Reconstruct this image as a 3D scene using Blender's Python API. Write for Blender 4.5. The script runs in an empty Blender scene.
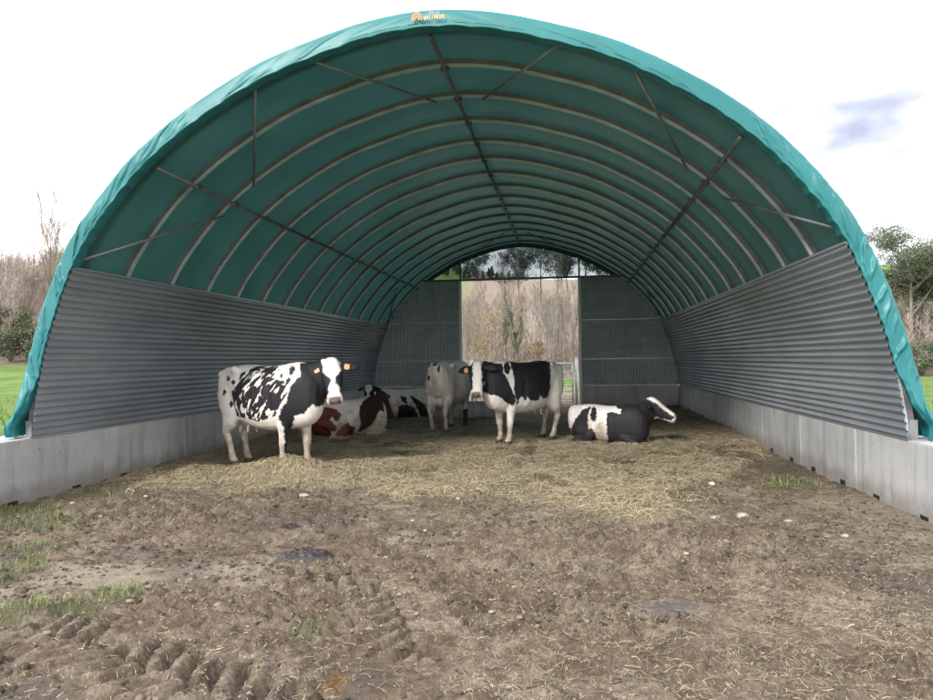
import bpy, math, random
import numpy as np
from mathutils import Vector, Matrix
R = math.radians
rng = np.random.default_rng(7)
random.seed(7)
scene = bpy.context.scene
col = scene.collection

# ------------------------------------------------------------------ camera
cam_d = bpy.data.cameras.new('camera')
cam = bpy.data.objects.new('camera', cam_d); col.objects.link(cam)
CAM = Vector((1.3793, -7.3433, 1.5072))
cr = Vector((0.99022624, 0.138845, -0.01319319))
cu = Vector((0.01484249, -0.01085, 0.99983097))
cf = Vector((-0.13867838, 0.99025469, 0.01280476))
cam.matrix_world = Matrix(((cr.x, cu.x, -cf.x, CAM.x), (cr.y, cu.y, -cf.y, CAM.y), (cr.z, cu.z, -cf.z, CAM.z), (0, 0, 0, 1)))
cam_d.sensor_width = 36; cam_d.lens = 727.75 / 933 * 36
cam_d.clip_start = 0.05; cam_d.clip_end = 4000
scene.camera = cam

# ------------------------------------------------------------------ world, sun, exposure
SUN_EL, SUN_AZ = 31, 207            # azimuth clockwise from +y: behind the camera, to the left
w = bpy.data.worlds.new('World'); scene.world = w; w.use_nodes = True
nt = w.node_tree; nt.nodes.clear()
def N(nt, t, **kw):
    n = nt.nodes.new(t)
    for k, v in kw.items():
        if k.startswith('i_'):
            key = k[2:]; key = int(key) if key.isdigit() else key.replace('_', ' ')
            n.inputs[key].default_value = v
        else: setattr(n, k, v)
    return n
def ramp(nt, stops, interp='LINEAR'):
    n = nt.nodes.new('ShaderNodeValToRGB'); cr_ = n.color_ramp; cr_.interpolation = interp
    while len(cr_.elements) < len(stops): cr_.elements.new(0.5)
    for e, (p, c) in zip(cr_.elements, stops):
        e.position = p; e.color = (c, c, c, 1) if not hasattr(c, '__len__') else (*c[:3], 1)
    return n
sky = N(nt, 'ShaderNodeTexSky', sky_type='NISHITA', sun_disc=False)
sky.sun_elevation = R(SUN_EL); sky.sun_rotation = R(SUN_AZ); sky.air_density = 1.0; sky.dust_density = 2.0
tc = N(nt, 'ShaderNodeTexCoord')
mp = N(nt, 'ShaderNodeMapping'); mp.inputs['Scale'].default_value = (1, 1, 2.6); mp.inputs['Location'].default_value = (0.35, 0.1, 0.2)
nz = N(nt, 'ShaderNodeTexNoise', i_Scale=2.4, i_Detail=7.0, i_Roughness=0.55)
nz2 = N(nt, 'ShaderNodeTexNoise', i_Scale=1.3, i_Detail=3.0)
L = nt.links.new
L(tc.outputs['Generated'], mp.inputs['Vector']); L(mp.outputs[0], nz.inputs['Vector']); L(mp.outputs[0], nz2.inputs['Vector'])
cc = ramp(nt, [(0.33, (7.2, 7.4, 8.9)), (0.42, (12.5, 12.7, 13.6)), (0.5, (21, 21, 21)), (0.7, (23, 23, 23))])
cv = ramp(nt, [(0.28, 0.80), (0.45, 1.0)])
L(nz.outputs['Fac'], cc.inputs[0]); L(nz2.outputs['Fac'], cv.inputs[0])
mx = N(nt, 'ShaderNodeMix', data_type='RGBA')
L(cv.outputs[0], mx.inputs['Factor']); L(sky.outputs[0], mx.inputs['A']); L(cc.outputs[0], mx.inputs['B'])
vd = N(nt, 'ShaderNodeVectorMath', operation='DOT_PRODUCT'); vn = N(nt, 'ShaderNodeVectorMath', operation='NORMALIZE')
L(tc.outputs['Generated'], vn.inputs[0]); L(vn.outputs[0], vd.inputs[0]); vd.inputs[1].default_value = Vector((0.389, 0.898, 0.245)).normalized()
mr = N(nt, 'ShaderNodeMapRange', interpolation_type='SMOOTHSTEP'); mr.inputs['From Min'].default_value = 0.93; mr.inputs['From Max'].default_value = 0.99; L(vd.outputs['Value'], mr.inputs['Value'])
n3_ = N(nt, 'ShaderNodeTexNoise', i_Scale=5.0, i_Detail=4.0, i_Roughness=0.5); mp2 = N(nt, 'ShaderNodeMapping'); mp2.inputs['Scale'].default_value = (1, 1, 2.2); L(tc.outputs['Generated'], mp2.inputs['Vector']); L(mp2.outputs[0], n3_.inputs['Vector'])
r3 = ramp(nt, [(0.30, 0.0), (0.68, 1.0)]); L(n3_.outputs['Fac'], r3.inputs[0])
mm = N(nt, 'ShaderNodeMath', operation='MULTIPLY'); L(mr.outputs[0], mm.inputs[0]); L(r3.outputs[0], mm.inputs[1])
mx2 = N(nt, 'ShaderNodeMix', data_type='RGBA'); L(mm.outputs[0], mx2.inputs['Factor']); L(mx.outputs['Result'], mx2.inputs['A']); mx2.inputs['B'].default_value = (5.6, 6.1, 8.0, 1); mx = mx2
bg = N(nt, 'ShaderNodeBackground', i_Strength=0.072)
ow = N(nt, 'ShaderNodeOutputWorld')
L(mx.outputs['Result'], bg.inputs['Color']); L(bg.outputs[0], ow.inputs['Surface'])
sd = bpy.data.lights.new('sun', 'SUN'); sd.energy = 2.4; sd.angle = R(12); sd.color = (1, 0.96, 0.9)
so = bpy.data.objects.new('sun', sd); col.objects.link(so)
az = R(SUN_AZ); el = R(SUN_EL)
sdir = Vector((math.sin(az) * math.cos(el), math.cos(az) * math.cos(el), math.sin(el)))
so.rotation_euler = sdir.to_track_quat('Z', 'Y').to_euler(); so.location = (0, -20, 30)
vs = scene.view_settings; vs.view_transform = 'Standard'; vs.look = 'None'; vs.gamma = 1; vs.use_curve_mapping = False
vs.exposure = 0.66
scene.render.resolution_x = 1024; scene.render.resolution_y = 768

# ------------------------------------------------------------------ noise
_T = np.random.default_rng(11).random((256, 256))
def vnoise(x, y, s=0):
    x = x + 37.1 * s + 500.3; y = y + 91.7 * s + 500.7
    xi = np.floor(x).astype(int); yi = np.floor(y).astype(int)
    fx = x - xi; fy = y - yi
    fx = fx * fx * (3 - 2 * fx); fy = fy * fy * (3 - 2 * fy)
    a = _T[yi & 255, xi & 255]; b = _T[yi & 255, (xi + 1) & 255]
    c = _T[(yi + 1) & 255, xi & 255]; d = _T[(yi + 1) & 255, (xi + 1) & 255]
    return (a * (1 - fx) + b * fx) * (1 - fy) + (c * (1 - fx) + d * fx) * fy
def fbm(x, y, octv=4, s=0, rough=0.5):
    t = 0; a = 1; n = 0
    for i in range(octv):
        t = t + a * vnoise(x * 2 ** i, y * 2 ** i, s + i * 3); n += a; a *= rough
    return t / n
def sstep(a, b, x):
    t = np.clip((x - a) / (b - a), 0, 1); return t * t * (3 - 2 * t)

# ------------------------------------------------------------------ mesh helpers
class MB:
    def __init__(s): s.v = []; s.f = []; s.m = []
    def add(s, vs_, fs, mi=0):
        o = len(s.v); s.v += [tuple(map(float, v)) for v in vs_]
        s.f += [tuple(i + o for i in f) for f in fs]; s.m += [mi] * len(fs); return s
    def box(s, a, b, mi=0):
        x0, y0, z0 = a; x1, y1, z1 = b
        return s.add([(x0,y0,z0),(x1,y0,z0),(x1,y1,z0),(x0,y1,z0),(x0,y0,z1),(x1,y0,z1),(x1,y1,z1),(x0,y1,z1)],
              [(0,3,2,1),(4,5,6,7),(0,1,5,4),(1,2,6,5),(2,3,7,6),(3,0,4,7)], mi)
    def tube(s, pts, rad, n=6, mi=0, cap=True):
        pts = [Vector(p) for p in pts]
        if not hasattr(rad, '__len__'): rad = [rad] * len(pts)
        vs_ = []; fs = []; ref = None
        for i, p in enumerate(pts):
            t = (pts[min(i + 1, len(pts) - 1)] - pts[max(i - 1, 0)]).normalized()
            if ref is None:
                ref = Vector((0, 0, 1)) if abs(t.z) < 0.9 else Vector((1, 0, 0))
            a = (ref - t * ref.dot(t)).normalized(); ref = a; b = t.cross(a)
            for k in range(n):
                q = 2 * math.pi * k / n; vs_.append(p + (a * math.cos(q) + b * math.sin(q)) * rad[i])
        for i in range(len(pts) - 1):
            for k in range(n):
                k2 = (k + 1) % n; fs.append((i*n+k, i*n+k2, (i+1)*n+k2, (i+1)*n+k))
        if cap: fs.append(tuple(range(n))[::-1]); fs.append(tuple((len(pts)-1)*n + k for k in range(n)))
        return s.add(vs_, fs, mi)
    def build(s, name, mats, parent=None, smooth=False):
        me = bpy.data.meshes.new(name); me.from_pydata(s.v, [], s.f)
        mats = mats if isinstance(mats, (list, tuple)) else [mats]
        for m in mats: me.materials.append(m)
        if len(mats) > 1: me.polygons.foreach_set('material_index', s.m)
        if smooth: me.polygons.foreach_set('use_smooth', [True] * len(s.f))
        me.update()
        o = bpy.data.objects.new(name, me); col.objects.link(o)
        if parent: o.parent = parent
        return o
def np_mesh(name, V, F, mat, smooth=True, attrs=None, parent=None):
    """V (n,3) floats, F (m,4) or (m,3) ints"""
    me = bpy.data.meshes.new(name); k = F.shape[1]
    me.vertices.add(len(V)); me.vertices.foreach_set('co', V.astype(np.float32).ravel())
    me.loops.add(F.size); me.loops.foreach_set('vertex_index', F.astype(np.int32).ravel())
    me.polygons.add(len(F)); me.polygons.foreach_set('loop_start', np.arange(0, F.size, k, dtype=np.int32))
    me.polygons.foreach_set('loop_total', np.full(len(F), k, dtype=np.int32))
    me.update(calc_edges=True)
    if smooth: me.polygons.foreach_set('use_smooth', np.ones(len(F), dtype=bool))
    for n_, a in (attrs or {}).items():
        at = me.attributes.new(n_, 'FLOAT', 'POINT'); at.data.foreach_set('value', a.astype(np.float32).ravel())
    me.materials.append(mat); me.update()
    o = bpy.data.objects.new(name, me); col.objects.link(o)
    if parent: o.parent = parent
    return o
def grid_faces(nr, nc):
    i = np.arange(nr - 1)[:, None] * nc + np.arange(nc - 1)[None, :]
    i = i.ravel(); return np.stack([i, i + 1, i + nc + 1, i + nc], 1)
def tag(o, label=None, cat=None, group=None, kind=None):
    if label: o['label'] = label
    if cat: o['category'] = cat
    if group: o['group'] = group
    if kind: o['kind'] = kind
    return o
def empty(name, loc=(0, 0, 0), rz=0.0):
    o = bpy.data.objects.new(name, None); col.objects.link(o); o.location = loc; o.rotation_euler = (0, 0, rz)
    o.empty_display_size = 0.3; return o

# ------------------------------------------------------------------ materials
def mat(name, base=None, rough=0.7, metal=0.0, spec=None):
    m = bpy.data.materials.new(name); m.use_nodes = True
    b = m.node_tree.nodes['Principled BSDF']
    if base: b.inputs['Base Color'].default_value = (*base, 1)
    b.inputs['Roughness'].default_value = rough; b.inputs['Metallic'].default_value = metal
    if spec is not None: b.inputs['Specular IOR Level'].default_value = spec
    return m, m.node_tree, b
def noisy(name, c1, c2, scale=3.0, rough=0.7, metal=0.0, detail=6, bump=0.0, bscale=40, spec=None, c3=None, stretch=None, coord='Object', lo=0.35, hi=0.65):
    m, t, b = mat(name, None, rough, metal, spec)
    tc = N(t, 'ShaderNodeTexCoord'); mp = N(t, 'ShaderNodeMapping')
    if stretch: mp.inputs['Scale'].default_value = stretch
    t.links.new(tc.outputs[coord], mp.inputs['Vector'])
    n = N(t, 'ShaderNodeTexNoise', i_Scale=scale, i_Detail=float(detail), i_Roughness=0.6); t.links.new(mp.outputs[0], n.inputs['Vector'])
    st = [(lo, c1), (hi, c2)] + ([(min(hi + 0.12, 1), c3)] if c3 else [])
    r = ramp(t, st); t.links.new(n.outputs['Fac'], r.inputs[0]); t.links.new(r.outputs[0], b.inputs['Base Color'])
    if bump:
        n2 = N(t, 'ShaderNodeTexNoise', i_Scale=float(bscale), i_Detail=4.0); t.links.new(mp.outputs[0], n2.inputs['Vector'])
        bp = N(t, 'ShaderNodeBump', i_Strength=bump, i_Distance=0.01); t.links.new(n2.outputs['Fac'], bp.inputs['Height']); t.links.new(bp.outputs[0], b.inputs['Normal'])
    return m

def math_node(t, op, a, b=None, clamp=False):
    n = t.nodes.new('ShaderNodeMath'); n.operation = op; n.use_clamp = clamp
    for i, v in enumerate((a, b)):
        if v is None: continue
        if isinstance(v, (int, float)): n.inputs[i].default_value = v
        else: t.links.new(v, n.inputs[i])
    return n.outputs[0]
def mixc(t, f, a, b, blend='MIX'):
    n = t.nodes.new('ShaderNodeMix'); n.data_type = 'RGBA'; n.blend_type = blend
    for key, v in (('Factor', f), ('A', a), ('B', b)):
        s = n.inputs[key] if key == 'Factor' else [i for i in n.inputs if i.name == key and i.type == 'RGBA'][0]
        if isinstance(v, (int, float)): s.default_value = v
        elif isinstance(v, tuple): s.default_value = (*v[:3], 1)
        else: t.links.new(v, s)
    return [o for o in n.outputs if o.type == 'RGBA'][0]
def attr(t, name):
    n = t.nodes.new('ShaderNodeAttribute'); n.attribute_name = name; return n.outputs['Fac']
def noise(t, vec, scale, detail=4, rough=0.55):
    n = N(t, 'ShaderNodeTexNoise', i_Scale=float(scale), i_Detail=float(detail), i_Roughness=rough)
    if vec is not None: t.links.new(vec, n.inputs['Vector'])
    return n.outputs['Fac']

# ground: mud / straw / grass / damp by vertex attributes, fine detail in the shader
def make_ground_mat():
    m, t, b = mat('mud_ground', None, 0.85)
    tc = N(t, 'ShaderNodeTexCoord').outputs['Object']
    n1 = noise(t, tc, 1.3, 6); n2 = noise(t, tc, 9, 6, 0.7); n3 = noise(t, tc, 55, 5, 0.7)
    mud = mixc(t, ramp_(t, n1, 0.35, 0.65), (0.225, 0.172, 0.125), (0.36, 0.295, 0.225))
    mud = mixc(t, math_node(t, 'MULTIPLY', ramp_(t, noise(t, tc, 3.6, 7, .72), 0.47, 0.60), .75), mud, (0.115, 0.080, 0.054))
    mud = mixc(t, ramp_(t, n2, 0.36, 0.60), mixc(t, 0.6, mud, (0.088, 0.060, 0.042)), mud)
    mud = mixc(t, ramp_(t, n3, 0.32, 0.62), mixc(t, 0.6, mud, (0.07, 0.048, 0.035)), mud)
    mud = mixc(t, math_node(t, 'MULTIPLY', ramp_(t, noise(t, tc, 30, 4, .75), 0.56, 0.68), .55), mud, (0.42, 0.355, 0.28))
    dry = mixc(t, n3, (0.32, 0.265, 0.205), (0.42, 0.36, 0.285))
    brk0 = math_node(t, 'ADD', attr(t, 'dry'), math_node(t, 'MULTIPLY', math_node(t, 'SUBTRACT', noise(t, tc, 11, 6, .75), .5), 1.8)); mud = mixc(t, math_node(t, 'MULTIPLY', ramp_(t, brk0, .3, .9), .7), mud, dry)
    wv = N(t, 'ShaderNodeMapping'); wv.inputs['Scale'].default_value = (1, 1.6, 1); t.links.new(tc, wv.inputs['Vector'])
    s1 = noise(t, wv.outputs[0], 38, 6, 0.75); s2 = noise(t, tc, 3.0, 4)
    straw = mixc(t, ramp_(t, s1, 0.3, 0.7), (0.20, 0.158, 0.105), (0.50, 0.43, 0.295))
    straw = mixc(t, ramp_(t, s2, 0.35, 0.7), mixc(t, 0.35, straw, (0.10, 0.075, 0.045)), straw)
    brk = math_node(t, 'ADD', attr(t, 'straw'), math_node(t, 'MULTIPLY', math_node(t, 'SUBTRACT', noise(t, tc, 16, 5, .75), .5), 1.5)); c = mixc(t, ramp_(t, brk, .25, .75), mud, straw)
    c = mixc(t, attr(t, 'dung'), c, mixc(t, s1, (0.06, 0.045, 0.03), (0.17, 0.13, 0.08)))  # dung tone; toward the back it also paints in shade
    c = mixc(t, math_node(t, 'MULTIPLY', ramp_(t, math_node(t, 'ADD', attr(t, 'grass'), math_node(t, 'SUBTRACT', noise(t, tc, 24, 4, .7), .62)), .1, .6), .55), c, mixc(t, n3, (0.075, 0.085, 0.035), (0.13, 0.14, 0.065)))
    c = mixc(t, attr(t, 'wet'), c, (0.10, 0.082, 0.07))
    t.links.new(c, b.inputs['Base Color'])
    t.links.new(math_node(t, 'SUBTRACT', 0.88, math_node(t, 'MULTIPLY', attr(t, 'wet'), 0.5)), b.inputs['Roughness'])
    h = math_node(t, 'ADD', math_node(t, 'MULTIPLY', n3, 0.5), math_node(t, 'MULTIPLY', noise(t, tc, 160, 4, 0.7), 0.35))
    bp = N(t, 'ShaderNodeBump', i_Strength=1.0, i_Distance=0.035); t.links.new(h, bp.inputs['Height']); t.links.new(bp.outputs[0], b.inputs['Normal'])
    b.inputs['Specular IOR Level'].default_value = 0.3
    return m
def ramp_(t, sock, lo, hi):
    n = t.nodes.new('ShaderNodeMapRange'); n.inputs['From Min'].default_value = lo; n.inputs['From Max'].default_value = hi
    n.interpolation_type = 'SMOOTHSTEP'; t.links.new(sock, n.inputs['Value']); return n.outputs[0]
M = {}
M['ground'] = make_ground_mat()
M['field'] = noisy('field_grass', (0.055, 0.105, 0.014), (0.12, 0.21, 0.03), 0.35, 0.9, detail=10, bump=0.8, bscale=9, c3=(0.17, 0.25, 0.05))
M['blade'] = noisy('grass_blade', (0.07, 0.14, 0.02), (0.17, 0.27, 0.06), 2.0, 0.6)
M['dull_blade'] = noisy('weed_leaf', (0.10, 0.14, 0.035), (0.24, 0.29, 0.10), 5.0, 0.6)
M['straw'] = noisy('straw', (0.30, 0.24, 0.15), (0.60, 0.52, 0.355), 22, 0.6, detail=3, c3=(0.60, 0.54, 0.38))
M['loosestraw'] = noisy('trodden_straw', (0.20, 0.155, 0.10), (0.50, 0.43, 0.29), 15, 0.6, detail=3, c3=(0.66, 0.60, 0.44))
M['dark_straw'] = noisy('shade_darkened_straw', (0.08, 0.055, 0.03), (0.22, 0.16, 0.085), 22, 0.7, detail=3)  # strands at the back, interior shade put into the straw colour
M['clod'] = noisy('mud_clod', (0.15, 0.118, 0.09), (0.30, 0.245, 0.19), 6, 0.85, bump=0.8, bscale=60)
M['darkclod'] = noisy('dark_crumb', (0.045, 0.034, 0.026), (0.12, 0.092, 0.07), 6, 0.8, bump=0.8, bscale=60)
M['stone'] = noisy('pale_stone', (0.24, 0.21, 0.17), (0.42, 0.385, 0.33), 9, 0.75, bump=0.4, bscale=50)
M['dung'] = noisy('fresh_dung', (0.028, 0.023, 0.024), (0.055, 0.045, 0.045), 14, 0.42, bump=0.6, bscale=28)
M['wetmud'] = noisy('smooth_wet_pat', (0.085, 0.075, 0.072), (0.125, 0.11, 0.105), 9, 0.5, bump=0.25, bscale=25)
def make_concrete():
    m, t, b = mat('concrete', None, 0.8)
    oi = N(t, 'ShaderNodeObjectInfo'); tc = N(t, 'ShaderNodeTexCoord').outputs['Object']
    va = t.nodes.new('ShaderNodeVectorMath'); va.operation = 'ADD'; t.links.new(tc, va.inputs[0]); 
    cm = N(t, 'ShaderNodeCombineXYZ'); t.links.new(math_node(t, 'MULTIPLY', oi.outputs['Random'], 50.0), cm.inputs[0]); t.links.new(cm.outputs[0], va.inputs[1])
    v = va.outputs[0]
    c = mixc(t, ramp_(t, noise(t, v, 1.6, 6, 0.6), 0.3, 0.7), (0.41, 0.415, 0.425), (0.52, 0.52, 0.525))
    mp = N(t, 'ShaderNodeMapping'); mp.inputs['Scale'].default_value = (6, 6, 0.5); t.links.new(v, mp.inputs['Vector'])
    c = mixc(t, math_node(t, 'MULTIPLY', ramp_(t, noise(t, mp.outputs[0], 1.2, 4), 0.45, 0.72), 0.45), c, (0.2, 0.2, 0.2))
    sp = ramp_(t, noise(t, v, 22, 2, 0.5), 0.70, 0.76); c = mixc(t, sp, c, (0.13, 0.125, 0.12))
    z = N(t, 'ShaderNodeSeparateXYZ'); t.links.new(tc, z.inputs[0])
    low = math_node(t, 'SUBTRACT', 1.0, ramp_(t, math_node(t, 'ADD', z.outputs['Z'], math_node(t, 'MULTIPLY', noise(t, v, 5, 5), -0.4)), -0.16, 0.10), True)
    c = mixc(t, math_node(t, 'MULTIPLY', low, 0.55), c, (0.17, 0.13, 0.10))
    br = N(t, 'ShaderNodeHueSaturation'); t.links.new(c, br.inputs['Color']); t.links.new(math_node(t, 'ADD', 0.9, math_node(t, 'MULTIPLY', oi.outputs['Random'], 0.2)), br.inputs['Value'])
    t.links.new(br.outputs[0], b.inputs['Base Color'])
    bp = N(t, 'ShaderNodeBump', i_Strength=0.25, i_Distance=0.01); t.links.new(noise(t, v, 60, 5, 0.7), bp.inputs['Height']); t.links.new(bp.outputs[0], b.inputs['Normal'])
    return m
M['concrete'] = make_concrete()
M['void'] = mat('dark_slot', (0.012, 0.011, 0.01), 1.0)[0]
def make_galv(name, a, b_, stretch=(1, 1, 1), rough=0.42, metal=0.75, sc=1.2):
    m, t, b = mat(name, None, rough, metal)
    tc = N(t, 'ShaderNodeTexCoord').outputs['Object']
    mp = N(t, 'ShaderNodeMapping'); mp.inputs['Scale'].default_value = stretch; t.links.new(tc, mp.inputs['Vector'])
    n = noise(t, mp.outputs[0], sc, 5, 0.6)
    c = mixc(t, ramp_(t, n, 0.3, 0.7), a, b_)
    m5 = N(t, 'ShaderNodeMapping'); m5.inputs['Scale'].default_value = (1, .12, 9); t.links.new(tc, m5.inputs['Vector'])
    c = mixc(t, math_node(t, 'MULTIPLY', ramp_(t, noise(t, m5.outputs[0], 1.6, 4), .4, .7), .35), c, tuple(v * .55 for v in a))
    zz = N(t, 'ShaderNodeSeparateXYZ'); t.links.new(tc, zz.inputs[0])
    sp = ramp_(t, noise(t, tc, 14, 2), 0.74, 0.78); c = mixc(t, math_node(t, 'MULTIPLY', sp, 0.5), c, (0.7, 0.72, 0.72))
    t.links.new(c, b.inputs['Base Color'])
    t.links.new(math_node(t, 'ADD', rough - 0.1, math_node(t, 'MULTIPLY', n, 0.25)), b.inputs['Roughness'])
    return m
M['sheet'] = make_galv('galvanised_sheet', (0.33, 0.365, 0.415), (0.46, 0.495, 0.55), (1, 0.4, 1), 0.34, 0.55)
M['endsheet'] = make_galv('galvanised_end_sheet', (0.34, 0.36, 0.375), (0.45, 0.47, 0.485), (1.5, 1, 0.5), 0.5, 0.6)
M['steel'] = make_galv('galvanised_tube', (0.50, 0.54, 0.58), (0.68, 0.72, 0.76), (1, 1, 1), 0.4, 0.45, 3)
M['darksteel'] = make_galv('dark_tube', (0.10, 0.104, 0.108), (0.17, 0.175, 0.18), (1, 1, 1), 0.5, 0.6, 3)
M['brace'] = make_galv('dull_tube', (0.20, 0.21, 0.22), (0.32, 0.33, 0.34), (1, 1, 1), 0.5, 0.5, 3)
M['whitesteel'] = mat('white_galvanised_post', (0.62, 0.63, 0.62), 0.45, 0.2)[0]
def make_cover(name, c1, c2, trans, rough, wrinkle):
    m, t, b = mat(name, None, rough); tc = N(t, 'ShaderNodeTexCoord').outputs['Object']
    c = mixc(t, ramp_(t, noise(t, tc, 1.1, 5), 0.3, 0.7), c1, c2); t.links.new(c, b.inputs['Base Color'])
    bp = N(t, 'ShaderNodeBump', i_Strength=wrinkle, i_Distance=0.02); t.links.new(noise(t, tc, 7, 4, 0.6), bp.inputs['Height']); t.links.new(bp.outputs[0], b.inputs['Normal'])
    tr = N(t, 'ShaderNodeBsdfTranslucent'); t.links.new(c, tr.inputs['Color'])
    ms = N(t, 'ShaderNodeMixShader', i_0=trans); out = t.nodes['Material Output']
    t.links.new(b.outputs[0], ms.inputs[1]); t.links.new(tr.outputs[0], ms.inputs[2]); t.links.new(ms.outputs[0], out.inputs['Surface'])
    return m
M['cover'] = make_cover('green_pvc_cover', (0.028, 0.106, 0.104), (0.042, 0.136, 0.132), 0.13, 0.42, 0.15)
M['flap'] = make_cover('green_pvc_flap', (0.014, 0.165, 0.18), (0.025, 0.21, 0.228), 0.10, 0.42, 0.06)
def make_film():
    m, t, b = mat('clear_film', (0.3, 0.42, 0.42), 0.25)
    tr = N(t, 'ShaderNodeBsdfTransparent'); tr.inputs['Color'].default_value = (0.56, 0.59, 0.60, 1)
    ms = N(t, 'ShaderNodeMixShader', i_0=0.92); out = t.nodes['Material Output']
    t.links.new(b.outputs[0], ms.inputs[1]); t.links.new(tr.outputs[0], ms.inputs[2]); t.links.new(ms.outputs[0], out.inputs['Surface'])
    return m
M['film'] = make_film()
M['orange'] = mat('orange_print', (0.62, 0.22, 0.09), 0.5)[0]
M['yellow'] = mat('yellow_print', (0.68, 0.42, 0.16), 0.5)[0]
M['mauve'] = mat('mauve_print', (0.30, 0.26, 0.38), 0.5)[0]
M['bark'] = noisy('grey_bark', (0.15, 0.13, 0.11), (0.30, 0.265, 0.23), 3.0, 0.9, stretch=(3, 3, 0.6))
M['brownbark'] = noisy('brown_bark', (0.17, 0.13, 0.11), (0.31, 0.25, 0.21), 3.0, 0.9, stretch=(3, 3, 0.6))
def leafmat(name, a, b_, sc=1.5):
    m = noisy(name, a, b_, sc, 0.65, detail=3, lo=0.3, hi=0.7); return m
M['ivy'] = leafmat('ivy_leaves', (0.05, 0.062, 0.032), (0.12, 0.14, 0.075))
M['pine'] = leafmat('pine_needles', (0.055, 0.08, 0.045), (0.14, 0.175, 0.10))
M['gum'] = leafmat('gum_leaves', (0.045, 0.08, 0.068), (0.12, 0.17, 0.145))
M['gold'] = leafmat('yellow_leaves', (0.20, 0.15, 0.07), (0.36, 0.27, 0.12))
M['rust'] = leafmat('rusty_leaves', (0.14, 0.10, 0.065), (0.24, 0.18, 0.11))
M['darkfir'] = leafmat('fir_needles', (0.02, 0.035, 0.025), (0.045, 0.07, 0.05))
M['wood'] = noisy('bare_twig_mass', (0.21, 0.17, 0.145), (0.40, 0.34, 0.30), 0.08, 0.95, detail=5)
M['floor'] = noisy('woodland_floor', (0.17, 0.12, 0.09), (0.27, 0.205, 0.15), 0.3, 0.95, detail=8)
M['water'] = mat('still_water', (0.03, 0.035, 0.035), 0.08)[0]

# ------------------------------------------------------------------ arch profile of the tunnel
LEN = 14.187; NB = 14; BAY = LEN / NB; HB = 0.696; HT = 2.56
_half = [(4.56, 0.2), (4.52, .70), (4.385, 1.5), (4.19, 2.13), (3.94, 2.7), (3.62, 3.15), (3.21, 3.60), (2.66, 4.03), (1.9, 4.46), (1.2, 4.71), (.6, 4.865), (0, 4.925)]
_pts = [(-x, z) for x, z in _half] + [(x, z) for x, z in _half[::-1][1:]]
def catmull(P, n=12):
    P = np.array(P, float); P = np.vstack([2 * P[0] - P[1], P, 2 * P[-1] - P[-2]]); out = []
    for i in range(1, len(P) - 2):
        for k in range(n):
            t = k / n
            out.append(0.5 * (2 * P[i] + (P[i+1] - P[i-1]) * t + (2*P[i-1] - 5*P[i] + 4*P[i+1] - P[i+2]) * t*t + (3*P[i] - P[i-1] - 3*P[i+1] + P[i+2]) * t**3))
    out.append(P[-2]); return np.array(out)
_c = catmull(_pts); _d = np.r_[0, np.cumsum(np.linalg.norm(np.diff(_c, axis=0), axis=1))]
_s0 = _d[np.argmin(np.abs(_c[:40, 1] - HB))]; ST = _d[-1]
def arc(s):
    """s = arclength measured from the left foot on top of the blocks; returns points and outward normals"""
    q = np.asarray(s, float) + _s0
    x = np.interp(q, _d, _c[:, 0]); z = np.interp(q, _d, _c[:, 1])
    e = 0.06
    tx = np.interp(q + e, _d, _c[:, 0]) - np.interp(q - e, _d, _c[:, 0]); tz = np.interp(q + e, _d, _c[:, 1]) - np.interp(q - e, _d, _c[:, 1])
    l = np.hypot(tx, tz) + 1e-9; return x, z, -tz / l, tx / l
SL = ST - 2 * _s0                                  # full arc length foot to foot
def s_at_z(z):                                     # arclength on the left side at height z
    ss = np.linspace(0, SL / 2, 2000); return float(ss[np.argmin(np.abs(arc(ss)[1] - z))])
def s_near(x, z):
    ss = np.linspace(0, SL, 4000); a = arc(ss); return float(ss[np.argmin((a[0] - x) ** 2 + (a[1] - z) ** 2)])
SC = s_at_z(HT)

# ------------------------------------------------------------------ terrain
def hill(x, y):
    """height of the country round the shed"""
    d = np.hypot(x, y - 5)
    h = 0.35 * (fbm(x / 14, y / 14, 3, 3) - 0.5) * sstep(8, 40, d)
    h = h + sstep(22, 60, y) * 2.4 * sstep(-5, -34, x)
    h = h + 5.5 * sstep(48, 105, y - 0.12 * x) + 24 * sstep(115, 245, y + 0.25 * x) * (0.8 + 0.4 * fbm(x / 120, y / 120, 2, 5))
    h = h + 9 * sstep(60, 190, y - 0.6 * x) * sstep(-10, -80, x)
    return h
def axis(lo, hi, fine, grow, c=0.0):
    p = [c]
    while p[-1] < hi: p.append(p[-1] + max(fine, fine * (1 + grow * (abs(p[-1] - c) - 9) / fine) if abs(p[-1] - c) > 9 else fine))
    q = [c]
    while q[-1] > lo: q.append(q[-1] - max(fine, fine * (1 + grow * (abs(q[-1] - c) - 9) / fine) if abs(q[-1] - c) > 9 else fine))
    return np.array(q[:0:-1] + p)
gx = axis(-900, 900, 0.5, 0.06); gy = axis(-300, 900, 0.5, 0.06, 5.0)
X, Y = np.meshgrid(gx, gy)
Z = hill(X, Y) + 0.03 * (fbm(X / 0.9, Y / 0.9, 3, 9) - 0.5)
hole = sstep(6.9, 6.3, np.abs(X)) * sstep(-9.6, -9.0, Y) * sstep(20.4, 19.6, Y)
Z = Z - 0.3 * hole
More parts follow.
